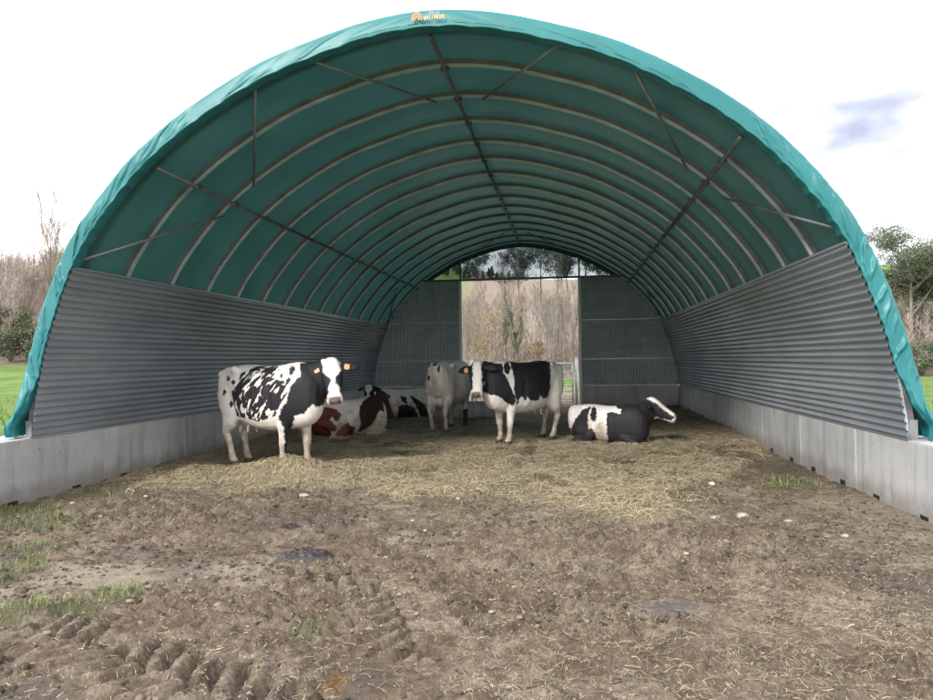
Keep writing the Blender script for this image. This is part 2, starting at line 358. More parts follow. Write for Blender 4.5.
def field_mat():
    m, t, b = mat('country_ground', None, 0.92)
    tc = N(t, 'ShaderNodeTexCoord').outputs['Object']
    g = mixc(t, ramp_(t, noise(t, tc, 0.5, 8, 0.65), 0.3, 0.7), (0.07, 0.135, 0.018), (0.15, 0.25, 0.04))
    g = mixc(t, math_node(t, 'MULTIPLY', ramp_(t, noise(t, tc, 6, 6, 0.7), 0.45, 0.8), 0.5), g, (0.19, 0.22, 0.07))
    fl = mixc(t, noise(t, tc, 0.6, 8, 0.7), (0.15, 0.11, 0.085), (0.27, 0.215, 0.17))
    c = mixc(t, attr(t, 'woodland'), g, fl); c = mixc(t, attr(t, 'bare'), c, (0.19, 0.15, 0.12))
    t.links.new(c, b.inputs['Base Color'])
    bp = N(t, 'ShaderNodeBump', i_Strength=0.8, i_Distance=0.08); t.links.new(noise(t, tc, 12, 6, 0.7), bp.inputs['Height']); t.links.new(bp.outputs[0], b.inputs['Normal'])
    return m
wl = sstep(46, 50, Y - 0.10 * X + 3 * (fbm(X / 6, Y / 6, 2, 4) - .5)) * (1 - sstep(110, 118, Y) * sstep(-14, -22, X + 0.12 * (Y - 110)))
wl = np.maximum(wl, sstep(42, 46, Y) * sstep(10, 14, X)); wl = wl * (1 - .85 * sstep(90, 120, Y) * sstep(12, 20, X)) * (1 - .85 * sstep(125, 150, Y) * (sstep(-22, -40, X))); 
bare = sstep(3.2, 2.2, np.abs(X)) * sstep(13, 15, Y) * sstep(34, 22, Y + 4 * (fbm(X, Y, 2, 2) - .5))
field = np_mesh('field', np.stack([X.ravel(), Y.ravel(), Z.ravel()], 1), grid_faces(len(gy), len(gx)), field_mat(), attrs={'woodland': wl.ravel(), 'bare': bare.ravel()})
tag(field, kind='structure')

# muddy ground in front of and inside the shed
def straw_edge(x):
    return np.interp(x, [-4.5, -3.8, -1.8, .3, 2.1, 2.9, 3.6, 4.5], [1.1, .75, .95, .45, -.45, .6, 2.6, 4.6])
TR = [((-1.75, -3.55), (0.5, -4.55), .27, .165, 1), ((.02, -2.35), (.95, -4.5), .25, .17, -1), ((-.9, -2.3), (.1, -2.75), .2, .2, 1)]
def ground_fields(x, y):
    e = straw_edge(x) + 2.0 * (fbm(x * 1.2, y * 1.2, 5, 21, .62) - 0.5)
    st = sstep(-0.5, 0.7, y - e) * sstep(16.5, 14.5, y)
    patch = sstep(0.50, 0.64, fbm(x * 1.5, y * 1.5, 4, 33)) * sstep(-4.6, -1.5, y + 0.55 * x + 1.2) * 0.22
    dung = sstep(5.2, 8.2, y + 1.4 * (fbm(x, y, 3, 40) - .5)) * 0.8  # dung mix, deepened toward the back to paint in the interior shade
    holes = sstep(0.55, 0.68, fbm(x * 2.1, y * 2.1, 4, 52)) * st * 0.9
    dung = np.maximum(dung * st, holes)
    straw = np.clip(np.maximum(st, patch * (y < 2)), 0, 1)
    grass = 0
    for gx_, gy_, r_ in ((-1.55, -3.05, .38), (-1.9, -3.25, .3), (-3.7, -1.1, .55), (-3.1, -1.9, .45), (-2.75, -2.55, .42), (-4.2, -0.5, .6), (3.75, 1.4, .5), (3.5, 1.9, .3), (-.06, -3.43, .16), (-4.1, .35, .3)):
        d = np.hypot(x - gx_, y - gy_) / r_
        grass = np.maximum(grass, sstep(1.15, 0.35, d + 1.3 * (fbm(x * 4, y * 4, 3, 60) - .5)))
    grass = grass * 0.75
    dry = 0
    for gx_, gy_, r_ in ((-1.15, -2.35, .6), (-.55, -0.1, .25), (.1, -1.3, .35), (-2.0, -2.5, .7), (2.9, 1.0, .4), (4.2, 0.5, .5)):
        d = np.hypot((x - gx_) * .7, (y - gy_) * 1.3) / r_
        dry = np.maximum(dry, sstep(1.1, 0.3, d + 1.1 * (fbm(x * 3, y * 3, 3, 66) - .5)))
    dry = np.maximum(dry, 0.6 * sstep(3.2, 4.2, x) * sstep(2.5, .5, y) * sstep(-2, -1, y)) * (1 - st)
    wet = sstep(0.60, 0.72, fbm(x * 1.7 + 3, y * 1.7, 4, 71)) * 0.55 * (1 - st)
    return st, straw, dung, grass, dry, wet
def ground_z(x, y, full=False):
    st, straw, dung, grass, dry, wet = ground_fields(x, y)
    z = 0.07 * (fbm(x / 1.4, y / 1.4, 3, 1) - 0.5)
    xr = x * 0.94 + y * 0.34; yr = -x * 0.34 + y * 0.94
    rough = 0.5 + 0.8 * sstep(0.35, 0.62, fbm(x / 1.1, y / 1.1, 3, 17))
    rough = rough * (1 - 0.75 * dry)
    a = fbm(xr * 2.6, yr * 5.5, 3, 5); ridge = 1 - np.abs(2 * a - 1)
    b = 1 - np.abs(2 * fbm(x * 9, y * 11, 3, 8, 0.6) - 1)
    c = fbm(x * 28, y * 30, 3, 13, 0.65)
    d = vnoise(x * 17 + 2 * c, y * 17, 19) ** 3
    wx = x + .05 * (c - .5) + .03 * (b - .5); wy = y + .05 * (b - .7)
    d1, v1 = worley(wx * 8.5, wy * 10, 1); d2, v2 = worley(wx * 19, wy * 22, 2); d3, v3 = worley(wx * 38, wy * 42, 3)
    tex = .012 * (fbm(x * 70, y * 74, 2, 31, .7) - .5)
    dome = lambda d_: np.sqrt(np.clip(1 - (d_ * 1.45) ** 2, 0, 1))
    cl = tex + 0.060 * np.maximum(0, v1 - .4) * dome(d1) + 0.026 * np.maximum(0, v2 - .25) * dome(d2) + 0.010 * v3 * dome(d3)
    holes_ = -0.05 * sstep(.82, .9, v1) * (1 - d1 * 1.6).clip(0)
    mud = rough * (0.100 * (ridge - .75) + 0.050 * (b - .7) + 0.036 * (c - 0.5) + 1.35 * cl + 1.2 * holes_ - .03)
    tw = 0
    for (x0, y0), (x1, y1), hw, pitch, sg in TR:
        L_ = math.hypot(x1 - x0, y1 - y0); ux, uy = (x1 - x0) / L_, (y1 - y0) / L_
        wob = 0.05 * (fbm(x * 1.2, y * 1.2, 2, 90) - .5)
        s = (x - x0) * ux + (y - y0) * uy; v = -(x - x0) * uy + (y - y0) * ux + wob
        m_ = sstep(hw * 1.15, hw * .8, np.abs(v)) * sstep(-.15, .15, s) * sstep(L_ + .15, L_ - .15, s) * sstep(0.30, 0.46, fbm(x * 1.4, y * 1.4, 2, 95 + int(hw * 100)))
        bar = np.sin(2 * np.pi * (s + sg * 0.55 * np.abs(v) + 0.03 * np.sin(9 * v)) / pitch + np.where(v > 0, 0, np.pi))
        lug = sstep(-0.35, 0.4, bar) * 0.058 - 0.04
        mud = mud * (1 - 0.85 * m_) + (lug * (.95 + .6 * vnoise(x * 5, y * 5, 3)) + 0.014 * (b - .5) + 0.012 * (c - .5)) * m_; tw = np.maximum(tw, m_)
    z = z + mud * (1 - st)
    bed = 0.045 + 0.05 * (fbm(x * 1.6, y * 1.6, 4, 25) - .4) + 0.022 * (b - .6) + 0.02 * (c - .5) + 0.03 * sstep(4, 8, y)
    bed = bed + 0.21 * np.exp(-(((x + 2.25) / .6) ** 2 + ((y - 1.65) / .36) ** 2)) + .08 * (fbm(x * 3.5, y * 3.5, 3, 81) - .5) + 0.07 * np.exp(-(((x + 3.4) / .5) ** 2 + ((y - 1.6) / .35) ** 2)) + 0.05 * np.exp(-(((x + 1) / .9) ** 2 + ((y - 2.6) / .5) ** 2))
    z = z + bed * st + 0.02 * grass
    z = z * sstep(7, 6.2, np.abs(x)) - 0.06 * sstep(6.2, 7, np.abs(x))
    if full: return z, straw, dung, grass, dry * (1 - .5 * tw), wet, tw
    return z
def worley(x, y, s=0):
    """distance to the nearest jittered cell point and a random value of that cell"""
    xi = np.floor(x + 300.0).astype(int); yi = np.floor(y + 300.0).astype(int); fx = x + 300 - xi; fy = y + 300 - yi
    best = np.full(np.shape(x), 9.0); val = np.zeros(np.shape(x))
    for dx in (-1, 0, 1):
        for dy in (-1, 0, 1):
            a = (xi + dx + 17 * s) & 255; b = (yi + dy + 29 * s) & 255
            d = np.hypot(dx + _T[b, a] - fx, dy + _T[(b + 71) & 255, (a + 33) & 255] - fy); k = d < best
            best = np.where(k, d, best); val = np.where(k, _T[(b + 11) & 255, (a + 121) & 255], val)
    return best, val
def spaced(lo, hi, f):
    p = [lo]
    while p[-1] < hi: p.append(p[-1] + f(p[-1]))
    return np.array(p)
xs = spaced(-7, 7, lambda v: 0.017 if abs(v) < 2.9 else 0.017 + 0.02 * min(abs(v) - 2.9, 3))
ys = spaced(-10, 20.3, lambda v: 0.16 if v < -5.2 else (0.015 if v < -3 else 0.015 + 0.0062 * (v + 3)))
X, Y = np.meshgrid(xs, ys)
Z, a_s, a_d, a_g, a_y, a_w, a_t = ground_z(X, Y, True)
ground = np_mesh('ground', np.stack([X.ravel(), Y.ravel(), Z.ravel()], 1), grid_faces(len(ys), len(xs)), M['ground'],
    attrs={'straw': a_s.ravel(), 'dung': a_d.ravel(), 'grass': a_g.ravel(), 'dry': a_y.ravel(), 'wet': a_w.ravel()})
tag(ground, kind='structure')
print('ground verts', X.size)

# blades: many thin curved strips in one mesh
def strips(name, px, py, pz, ang, length, width, lift, curl, mat_, seg=3, up=None, label=None, cat=None):
    n = len(px); t = np.linspace(0, 1, seg + 1)[None, :]
    a = ang[:, None] + curl[:, None] * (t - .5)
    dx = np.cos(a); dy = np.sin(a)
    st_ = (length / seg)[:, None]
    cx = np.cumsum(dx * st_, 1) - dx[:, :1] * st_; cy = np.cumsum(dy * st_, 1) - dy[:, :1] * st_
    if up is None:
        cx -= cx.mean(1, keepdims=True); cy -= cy.mean(1, keepdims=True)
        x = px[:, None] + cx; y = py[:, None] + cy
        tilt = rng.normal(0, 1, n)[:, None]
        z = pz(x, y) + lift[:, None] * (0.5 + 0.8 * np.sin(np.pi * t) + 0.7 * tilt * (t - .5))
        nx, ny, nz_ = -dy, dx, rng.normal(0, .35, n)[:, None] + 0 * t
        w_ = width[:, None] * (1 - 0.35 * t) * .5
    else:                                     # upright leaning blades
        hgt = up[:, None] * np.sin(t * 1.25) / np.sin(1.25); r_ = t ** 2
        x = px[:, None] + np.cos(ang)[:, None] * length[:, None] * r_; y = py[:, None] + np.sin(ang)[:, None] * length[:, None] * r_
        z = pz(px, py)[:, None] + hgt; nx = -np.sin(ang)[:, None] + 0 * t; ny = np.cos(ang)[:, None] + 0 * t; nz_ = 0 * t
        w_ = width[:, None] * (1 - 0.9 * t) * .5 + 0.0002
    A = np.stack([x + nx * w_, y + ny * w_, z + nz_ * w_], -1); B = np.stack([x - nx * w_, y - ny * w_, z - nz_ * w_], -1)
    V = np.stack([A, B], 2).reshape(-1, 3)
    base = (np.arange(n) * (seg + 1) * 2)[:, None] + (np.arange(seg) * 2)[None, :]
    base = base.ravel(); F = np.stack([base, base + 1, base + 3, base + 2], 1)
    o = np_mesh(name, V, F, mat_, smooth=False); tag(o, label, cat, None, 'stuff'); return o
def zg(x, y): return ground_z(x, y)
def scatter(n, x0, x1, y0, y1, dens):
    x = rng.uniform(x0, x1, n * 3); y = rng.uniform(y0, y1, n * 3); k = rng.random(n * 3) < dens(x, y); return x[k][:n], y[k][:n]
UP = 0
# straw bedding
x, y = scatter(60000, -4.45, 4.45, -1.2, 14.3, lambda x, y: ground_fields(x, y)[0] ** 2 * (1 - .85 * ground_fields(x, y)[2]) * np.interp(y, [0, 2, 4, 7, 14], [1, 1, .7, .25, .1]))
n = len(x)
strips('straw_bedding', x, y, zg, rng.uniform(0, 6.28, n), rng.uniform(.06, .26, n), rng.uniform(.003, .0055, n), rng.uniform(.004, .035, n), rng.normal(0, 1.0, n), M['straw'], 3, None, 'loose pale straw bedding covering the shelter floor', 'straw')
x, y = scatter(9000, -4.45, 4.45, 2, 14.1, lambda x, y: ground_fields(x, y)[0] + 0 * x)
n = len(x)
strips('trampled_bedding', x, y, zg, rng.uniform(0, 6.28, n), rng.uniform(.06, .22, n), rng.uniform(.004, .007, n), rng.uniform(.004, .04, n), rng.normal(0, 1.2, n), M['dark_straw'], 3, None, 'trampled bedding at the back of the shelter, coloured darker for the shade there', 'straw')
# straw lying loose on the mud
def md(x, y):
    cl = fbm(x * 1.3, y * 1.3, 3, 33); d_ = 0.05 + 0.95 * sstep(0.47, 0.66, cl)
    d_ = d_ * np.interp(x, [-4, -1.2, .6, 2, 4], [.06, .10, .45, .85, .7]) + .10 * (x > 0) + 0.8 * np.exp(-(((x - 1.75) / .5) ** 2 + ((y + 3.3) / .45) ** 2)) + .6 * sstep(-1, 1.2, y - straw_edge(x) + 1)
    return np.clip(d_, 0, 1)
x, y = scatter(27000, -4.3, 4.4, -4.9, 1.6, md)
n = len(x)
xc_, yc_ = scatter(26000, -4.4, 4.4, -4.9, 1.8, lambda x, y: np.clip(.25 + sstep(.4, .6, fbm(x * 1.8, y * 1.8, 3, 38)) * np.interp(x, [-4, -1, 1, 4], [.35, .4, .8, 1]), 0, 1))
def zl(x, y):
    g = ground_z(x, y); return .3 * g + .7 * g.mean(axis=1, keepdims=True) + .003
strips('loose_straw', x, y, zl, rng.uniform(0, 6.28, n), rng.uniform(.02, .09, n) * rng.choice([1, 1, 1, 1, 1, 2.4], n), rng.uniform(.0009, .0023, n), rng.uniform(.001, .012, n), rng.normal(0, .8, n), M['loosestraw'], 5, None, 'loose straw stalks strewn over the churned mud', 'straw')
nc_ = len(xc_)
strips('straw_chaff', xc_, yc_, zl, rng.uniform(0, 6.28, nc_), rng.uniform(.012, .055, nc_), rng.uniform(.0014, .0034, nc_), rng.uniform(.001, .008, nc_), rng.normal(0, .7, nc_), M['straw'], 2, None, 'short broken bits of straw trodden into the mud', 'straw')
# weeds and grass in the mud
x, y = scatter(26000, -4.5, 4.5, -4.6, 3, lambda x, y: sstep(.05, .7, ground_fields(x, y)[3]) * sstep(.35, .6, fbm(x * 5, y * 5, 2, 77)) + 0.003)
n = len(x)
strips('mud_grass', x, y, zg, rng.uniform(0, 6.28, n), rng.uniform(.01, .06, n), rng.uniform(.003, .007, n), x * 0, x * 0, M['dull_blade'], 3, rng.uniform(.015, .08, n), 'short trampled grass and weeds growing through the mud', 'grass')
# field grass beside the shelter
gd = lambda x, y: np.interp(np.hypot(x - 1.4, y + 7.3), [7, 12, 25, 45], [1, .7, .25, .05])
xl, yl = scatter(26000, -24, -5.4, -4, 40, gd); xr_, yr_ = scatter(14000, 5.4, 18, -3, 36, gd); xb, yb = scatter(5000, -5, 5, 17, 42, lambda x, y: 0.8 * (np.abs(x) > 1.8) + sstep(22, 34, y))
x = np.r_[xl, xr_, xb]; y = np.r_[yl, yr_, yb]; n = len(x); dd = np.hypot(x - 1.4, y + 7.3)
strips('field_grass', x, y, lambda a, b: hill(a, b) - .01, rng.uniform(0, 6.28, n), rng.uniform(.03, .12, n), rng.uniform(.006, .012, n) * (1 + dd / 18), x * 0, x * 0, M['blade'], 2, rng.uniform(.05, .17, n), 'green meadow grass around the shelter', 'grass')
# mud clods
def lumps(name, n, pos, size, mat_, label, cat):
    ico = []; import itertools
    ph = (1 + 5 ** .5) / 2
    iv = np.array([(-1, ph, 0), (1, ph, 0), (-1, -ph, 0), (1, -ph, 0), (0, -1, ph), (0, 1, ph), (0, -1, -ph), (0, 1, -ph), (ph, 0, -1), (ph, 0, 1), (-ph, 0, -1), (-ph, 0, 1)], float); iv /= np.linalg.norm(iv[0])
    fi = np.array([(0,11,5),(0,5,1),(0,1,7),(0,7,10),(0,10,11),(1,5,9),(5,11,4),(11,10,2),(10,7,6),(7,1,8),(3,9,4),(3,4,2),(3,2,6),(3,6,8),(3,8,9),(4,9,5),(2,4,11),(6,2,10),(8,6,7),(9,8,1)])
    x, y = pos; V = iv[None] * rng.uniform(.6, 1.25, (n, 12, 1)) * size[:, None, None] * rng.uniform(.6, 1.3, (n, 1, 3)) * np.array([1, 1, .65])
    V[:, :, 0] += x[:, None]; V[:, :, 1] += y[:, None]; V[:, :, 2] += (ground_z(x, y) + size * .15)[:, None]
    F = (fi[None] + (np.arange(n) * 12)[:, None, None]).reshape(-1, 3)
    o = np_mesh(name, V.reshape(-1, 3), F, mat_, smooth=False); tag(o, label, cat, None, 'stuff')
x, y = scatter(7000, -4.4, 4.4, -4.9, 1.4, lambda x, y: (0.1 + sstep(.45, .62, fbm(x / 1.1, y / 1.1, 3, 17))) * (1 - ground_fields(x, y)[0]) * np.interp(y, [-5, -2, 1], [1, .7, .5]))
n = len(x); lumps('mud_clods', n, (x, y), rng.gamma(1.6, .0036, n) + .0025, M['clod'], 'small crumbled clods of earth scattered over the mud', 'mud')

x, y = scatter(9000, -4.4, 4.4, -4.9, 1.8, lambda x, y: (0.12 + sstep(.48, .62, fbm(x / .8, y / .8, 3, 27))) * (1 - .8 * ground_fields(x, y)[0]) * np.interp(y, [-5, -2, 1], [1, .7, .5]))
n = len(x); lumps('dark_crumbs', n, (x, y), rng.gamma(2.0, .0042, n) + .003, M['darkclod'], 'dark moist crumbs of earth and dung lying in the mud', 'mud')
# single stones and pats
def blob(name, loc, sx, sy, sz, mat_, label, cat, group=None, seed=0, n=28, rings=9, edge=.25):
    r0 = np.random.default_rng(seed); ph = r0.uniform(0, 6.28, 6); am = r0.uniform(.2, 1, 6)
    mb = MB(); V = []; F = []
    zb = float(ground_z(np.array([loc[0]]), np.array([loc[1]]))[0])
    for i in range(rings):
        q = i / (rings - 1) * math.pi / 2 * 1.25 - math.pi / 8
        rr = math.cos(max(q, -.4)) ** .8; zz = math.sin(q)
        for k in range(n):
            a = 2 * math.pi * k / n
            f = 1 + edge * sum(am[j] * math.sin((j + 2) * a + ph[j]) / (j + 2) for j in range(6))
            V.append((rr * f * sx * math.cos(a), rr * f * sy * math.sin(a), zz * sz * (1 + .25 * math.sin(3 * a + ph[0]) * rr)))
    for i in range(rings - 1):
        for k in range(n): F.append((i*n+k, i*n+(k+1)%n, (i+1)*n+(k+1)%n, (i+1)*n+k))
    F.append(tuple((rings-1)*n + k for k in range(n)))
    mb.add(V, F); o = mb.build(name, mat_, None, True); o.location = (loc[0], loc[1], zb + (loc[2] if len(loc) > 2 else 0)); tag(o, label, cat, group); return o
def pat(name, loc, rx, ry, h, mat_, label, cat, seed, rough=.5):
    """a pat that lies on the mud: a polar sheet with lumpy folds and a thin rim"""
    nr, na = 22, 72; r_ = np.linspace(0, 1, nr)[:, None]; a = np.linspace(0, 2 * np.pi, na, endpoint=False)[None, :]
    e = 1 + .35 * (fbm(np.cos(a) * 1.6 + seed, np.sin(a) * 1.6, 3, seed) - .5) * 2
    X_ = r_ * e * rx * np.cos(a); Y_ = r_ * e * ry * np.sin(a); gz = ground_z(X_ + loc[0], Y_ + loc[1]); base = gz.mean() * .7 + gz * .3
    lump = fbm(X_ * 22 + seed, Y_ * 22, 4, seed + 3) * (1 - rough) + rough * (1 - worley(X_ * 24 + seed, Y_ * 26, seed)[0]).clip(0)
    Z_ = base + h * (1 - r_ ** 3) * (.35 + 1.1 * lump) - .012 * r_ ** 6
    V = np.stack([X_.ravel(), Y_.ravel(), Z_.ravel()], 1); F = []
    for i in range(nr - 1):
        for k in range(na): F.append((i*na+k, i*na+(k+1)%na, (i+1)*na+(k+1)%na, (i+1)*na+k))
    o = np_mesh(name, V, np.array(F)[:, ::-1], mat_, True); o.location = (loc[0], loc[1], 0); tag(o, label, cat); return o
pat('cow_pat', (-.68, -1.89), .21, .17, .055, M['dung'], 'dark lumpy cow pat on the mud left of centre', 'cow pat', 1, .6)
pat('cow_pat', (1.98, -2.83), .20, .15, .016, M['wetmud'], 'smooth flat grey wet cow pat among straw on the right', 'cow pat', 3, .05)
pat('cow_pat', (-1.15, -1.0), .13, .10, .03, M['dung'], 'small dark crumbled cow pat between the large pat and the left wall', 'cow pat', 5, .6)
blob('stone', (.43, -.73, .02), .12, .07, .02, M['stone'], 'flat pale slab of stone on the mud near the middle', 'stone', None, 4)
blob('stone', (2.97, 1.23, .02), .04, .028, .025, M['whitesteel'], 'bright white stone on the straw edge at right', 'stone', None, 5)
blob('stone', (-1.6, .55, .02), .07, .05, .035, M['stone'], 'pale stone at the straw edge in front of the mottled cow', 'stone', None, 6)
for i, (sx_, sy_, sr) in enumerate([(2.95, -.3, .06), (2.7, -.35, .05), (3.3, -.5, .035), (2.6, -1.2, .06), (-.1, -.6, .025), (.1, -1.0, .022), (-.3, -2.1, .022), (-.05, -1.8, .02), (.4, -1.6, .024), (-2.35, -3.7, .035), (-2.5, -3.5, .05), (-1.4, -3.45, .02), (-2.0, -3.6, .03), (3.6, -1.0, .03), (.9, -3.0, .018), (-3.9, -.2, .03), (1.7, -4.2, .025), (-3.3, .2, .03), (0.2, .3, .03), (2.2, -1.9, .02)]):
    blob('stone', (sx_, sy_, .008), sr, sr * .7, sr * .5, M['stone'], 'small pale stone half sunk in the churned mud', 'stone', 'small pale stones in the mud', 10 + i, 12, 5)
pat('rusty_straw_patch', (.29, -4.02), .085, .13, .008, noisy('rusty_straw', (.06, .034, .016), (.15, .085, .04), 30, .4, detail=5), 'rusty orange patch of waterlogged straw in a hoof hole', 'puddle', 8, .4)

# ------------------------------------------------------------------ concrete blocks
def block(x0, x1, y0, y1, h, label, group, slots, axis_='y'):
    cx, cy = (x0 + x1) / 2, (y0 + y1) / 2; hx, hy = (x1 - x0) / 2 - .004, (y1 - y0) / 2 - .004
    o = empty('concrete_block', (cx, cy, 0)); tag(o, label, 'concrete block', group)
    bm = bmesh.new(); bmesh.ops.create_cube(bm, size=1)
    bmesh.ops.scale(bm, vec=(hx * 2, hy * 2, h + .25), verts=bm.verts); bmesh.ops.translate(bm, vec=(0, 0, h / 2 - .125), verts=bm.verts)
    bmesh.ops.bevel(bm, geom=bm.edges[:], offset=.012, segments=2, affect='EDGES')
    me = bpy.data.meshes.new('body'); bm.to_mesh(me); bm.free(); me.materials.append(M['concrete'])
    b = bpy.data.objects.new('body', me); col.objects.link(b); b.parent = o
    for k in slots:                                   # lifting slots at the foot, inner face
        s = MB(); sx_ = -1 if cx > 0 else 1
        xa = sx_ * (hx + .003); s.box((min(xa, xa - sx_ * .02), k - .075, -.02), (max(xa, xa - sx_ * .02), k + .075, .055)); s.build('lifting_slot', M['void'], o)
    return o
import bmesh
for i in range(9):
    y0 = -2.68 + 1.95 * i; nm = ['nearest', 'second', 'third', 'fourth', 'fifth', 'sixth', 'seventh', 'eighth', 'ninth'][i]
    y1 = y0 + 1.95
    if y0 > 14: continue
    sl = [-.57, .45] if i < 4 else []
    block(-5.1, -4.5, y0, min(y1, 14.5), HB, f'{nm} pale concrete block from the front in the left side wall', 'concrete blocks of the side walls', sl)
    block(4.5, 5.1, y0, min(y1, 14.5), HB, f'{nm} pale concrete block from the front in the right side wall', 'concrete blocks of the side walls', sl)
lb = 'concrete blocks under the end wall'
for x0, x1, lab in ((-4.49, -3.55, 'short concrete block in the left corner of the end wall'), (-3.55, -1.9, 'concrete block under the end cladding left of the doorway'), (1.68, 3.35, 'concrete block under the end cladding right of the doorway'), (3.35, 4.49, 'short concrete block in the right corner of the end wall')):
    block(x0, x1, LEN - .02, LEN + .55, HB + .02, lab, lb, [])

# ------------------------------------------------------------------ the tunnel shelter
shed = empty('livestock_shelter', (0, 0, HB))
tag(shed, 'open fronted arched tunnel shelter with green fabric cover and corrugated side walls on concrete blocks', 'shelter')
def sp(mb, name, mats, parent=shed, smooth=False):
    o = mb.build(name, mats, parent, smooth)
    if parent is shed: o.matrix_parent_inverse = Matrix.Translation((0, 0, -HB))
    return o
# corrugated side cladding: a real wave along the arc, in overlapping sheets
def cladding(side):
    for_y = [(-.05, 3.3), (3.25, 6.9), (6.85, 10.5), (10.45, LEN)]
    root = None
    for j, (ya, yb) in enumerate(for_y):
        npitch = 25; ss = np.linspace(0.0, SC, npitch * 10 + 1)
        x, z, nx, nz_ = arc(ss); d = -.016 - .003 * (j % 2) + .0135 * np.cos(ss / SC * npitch * 2 * np.pi)
        x = x + nx * d; z = z + nz_ * d
        x = x * (-side)
        yy = np.linspace(ya, yb, 9); V = []
        for y_ in yy: V.append(np.stack([x, np.full_like(x, y_), z], 1))
        V = np.concatenate(V); F = grid_faces(len(yy), len(ss))
        if side < 0: pass
        o = np_mesh('side_cladding' if root is None else 'sheet', V, F, M['sheet'], True, parent=shed if root is None else root)
        if root is None: root = o; o.matrix_parent_inverse = Matrix.Translation((0, 0, -HB))
    # angle trim at the foot and at the top of the cladding
    mb = MB()
    for s_, hgt in ((0.0, .03), (SC, .045)):
        x, z, nx, nz_ = [float(a) for a in arc(s_)]
        x = (x - nx * .02) * (-side)
        mb.box((min(x, x - .03 * side * -1), -.02, z - .004), (max(x, x - .03 * side * -1), LEN, z + hgt * .5))
    mb.build('trim', M['darksteel'] if False else M['sheet'], root)
cladding(1); cladding(-1)
# ribs: box section hoops
def hoop(y, o0=.002, o1=.034, hw=.016, m='steel', s0=-.02, name='rib', par=None):
    ss = np.linspace(s0, SL - s0, 161); x, z, nx, nz_ = arc(ss); V = []
    for i in range(len(ss)):
        for o_, yy in ((o0, -hw), (o0, hw), (o1, hw), (o1, -hw)):
            V.append((x[i] + nx[i] * o_, y + yy, z[i] + nz_[i] * o_))
    F = []
    for i in range(len(ss) - 1):
        for k in range(4): F.append((i*4+k, (i+1)*4+k, (i+1)*4+(k+1)%4, i*4+(k+1)%4))
    F.append((0, 1, 2, 3)); F.append((len(V)-1, len(V)-2, len(V)-3, len(V)-4))
    mb = MB(); mb.add(V, F); o = sp(mb, name, M[m])
    # outer top-hat flange against the cover, dark steel with fabric shade painted in
    V2 = []
    for i in range(len(ss)):
        for o_, yy in ((o1, -.007), (o1, .007), (.084, .03), (.084, -.03)):
            V2.append((x[i] + nx[i] * o_, y + yy, z[i] + nz_[i] * o_))
    mb2 = MB(); mb2.add(V2, F); mb2.build('flange', M['darksteel'], o)
    for e in (0, -1):                                  # foot plates on the block
        fp = MB(); sg = 1 if x[e] > 0 else -1; xx = abs(float(x[e]))
        def fb(a, b): fp.box((min(sg * a[0], sg * b[0]), a[1], a[2]), (max(sg * a[0], sg * b[0]), b[1], b[2]))
        fb((xx + .01, y - .07, HB + .001), (xx + .20, y + .07, HB + .014))
        fb((xx + .012, y - .036, HB + .014), (xx + .085, y - .03, HB + .19)); fb((xx + .012, y + .03, HB + .014), (xx + .085, y + .036, HB + .19))
        fp.build('foot_plate', M['brace'], o)
    return o
for k in range(NB + 1):
    hoop(k * BAY + (0.03 if k == 0 else (-.05 if k == NB else 0)))
# cover: saddles a little between the hoops
ss = np.linspace(0.35, SL - .35, 141); yy = np.linspace(0.0, LEN + .05, NB * 8 + 1)
x, z, nx, nz_ = arc(ss); V = []
for y_ in yy:
    t = (y_ % BAY) / BAY
    sag = -.022 * math.sin(math.pi * t) * (1 if y_ < LEN else 0)
    wr = .006 * (fbm(ss * 1.4, np.full_like(ss, y_ * 1.5), 3, 44) - .5)
    d = .088 + sag + wr; V.append(np.stack([x + nx * d, np.full_like(x, y_), z + nz_ * d], 1))
cov = np_mesh('cover', np.concatenate(V), grid_faces(len(yy), len(ss)), M['cover'], True, parent=shed); cov.matrix_parent_inverse = Matrix.Translation((0, 0, -HB))
# outer skirt of the cover on both sides down to the blocks
for sd_ in (0, 1):
    s2 = np.linspace(-.0, .36, 8) if sd_ == 0 else np.linspace(SL - .36, SL, 8)
    x, z, nx, nz_ = arc(s2); V = []
    yk = np.linspace(0, LEN + .05, 180)
    for y_ in yk:
        lo = (s2 if sd_ == 0 else SL - s2); k_ = 1 - lo / .36
        d = .09 + k_ * (.05 + .03 * math.sin(y_ * 5.1) + .02 * math.sin(y_ * 13)); V.append(np.stack([x + nx * d, np.full_like(x, y_), z + nz_ * d], 1))
    o = np_mesh('skirt', np.concatenate(V), grid_faces(len(yk), len(s2)), M['cover'], True, parent=cov)
# front flap wrapped round the first hoop: puckered band
ns = 900; ss = np.linspace(0, SL, ns); x, z, nx, nz_ = arc(ss)
foot = np.minimum(ss, SL - ss); ft = sstep(.75, 0, foot)
prof = [(.100, .30), (.135, .12), (.160, .03), (.172, -.01), (.170, -.035), (.150, -.052), (.125, -.060), (.10, -.065), (.075, -.069), (.05, -.072), (.025, -.074), (.0, -.074), (-.014, -.074), (-.019, -.073), (-.021, -.068), (-.021, .0), (-.018, .07)]
_p = np.array(prof); _q = np.r_[0, np.cumsum(np.hypot(*np.diff(_p, axis=0).T))]; _t = np.unique(np.r_[_q, np.linspace(_q[4], _q[-5], 40)])
prof = list(zip(np.interp(_t, _q, _p[:, 0]), np.interp(_t, _q, _p[:, 1]))); NF = int(np.searchsorted(_t, _q[3]))
ns = 2000; ss = np.linspace(0, SL, ns); x, z, nx, nz_ = arc(ss); V = []
foot = np.minimum(ss, SL - ss); ft = sstep(.75, 0, foot); lean = np.where(x < 0, 1, -1)
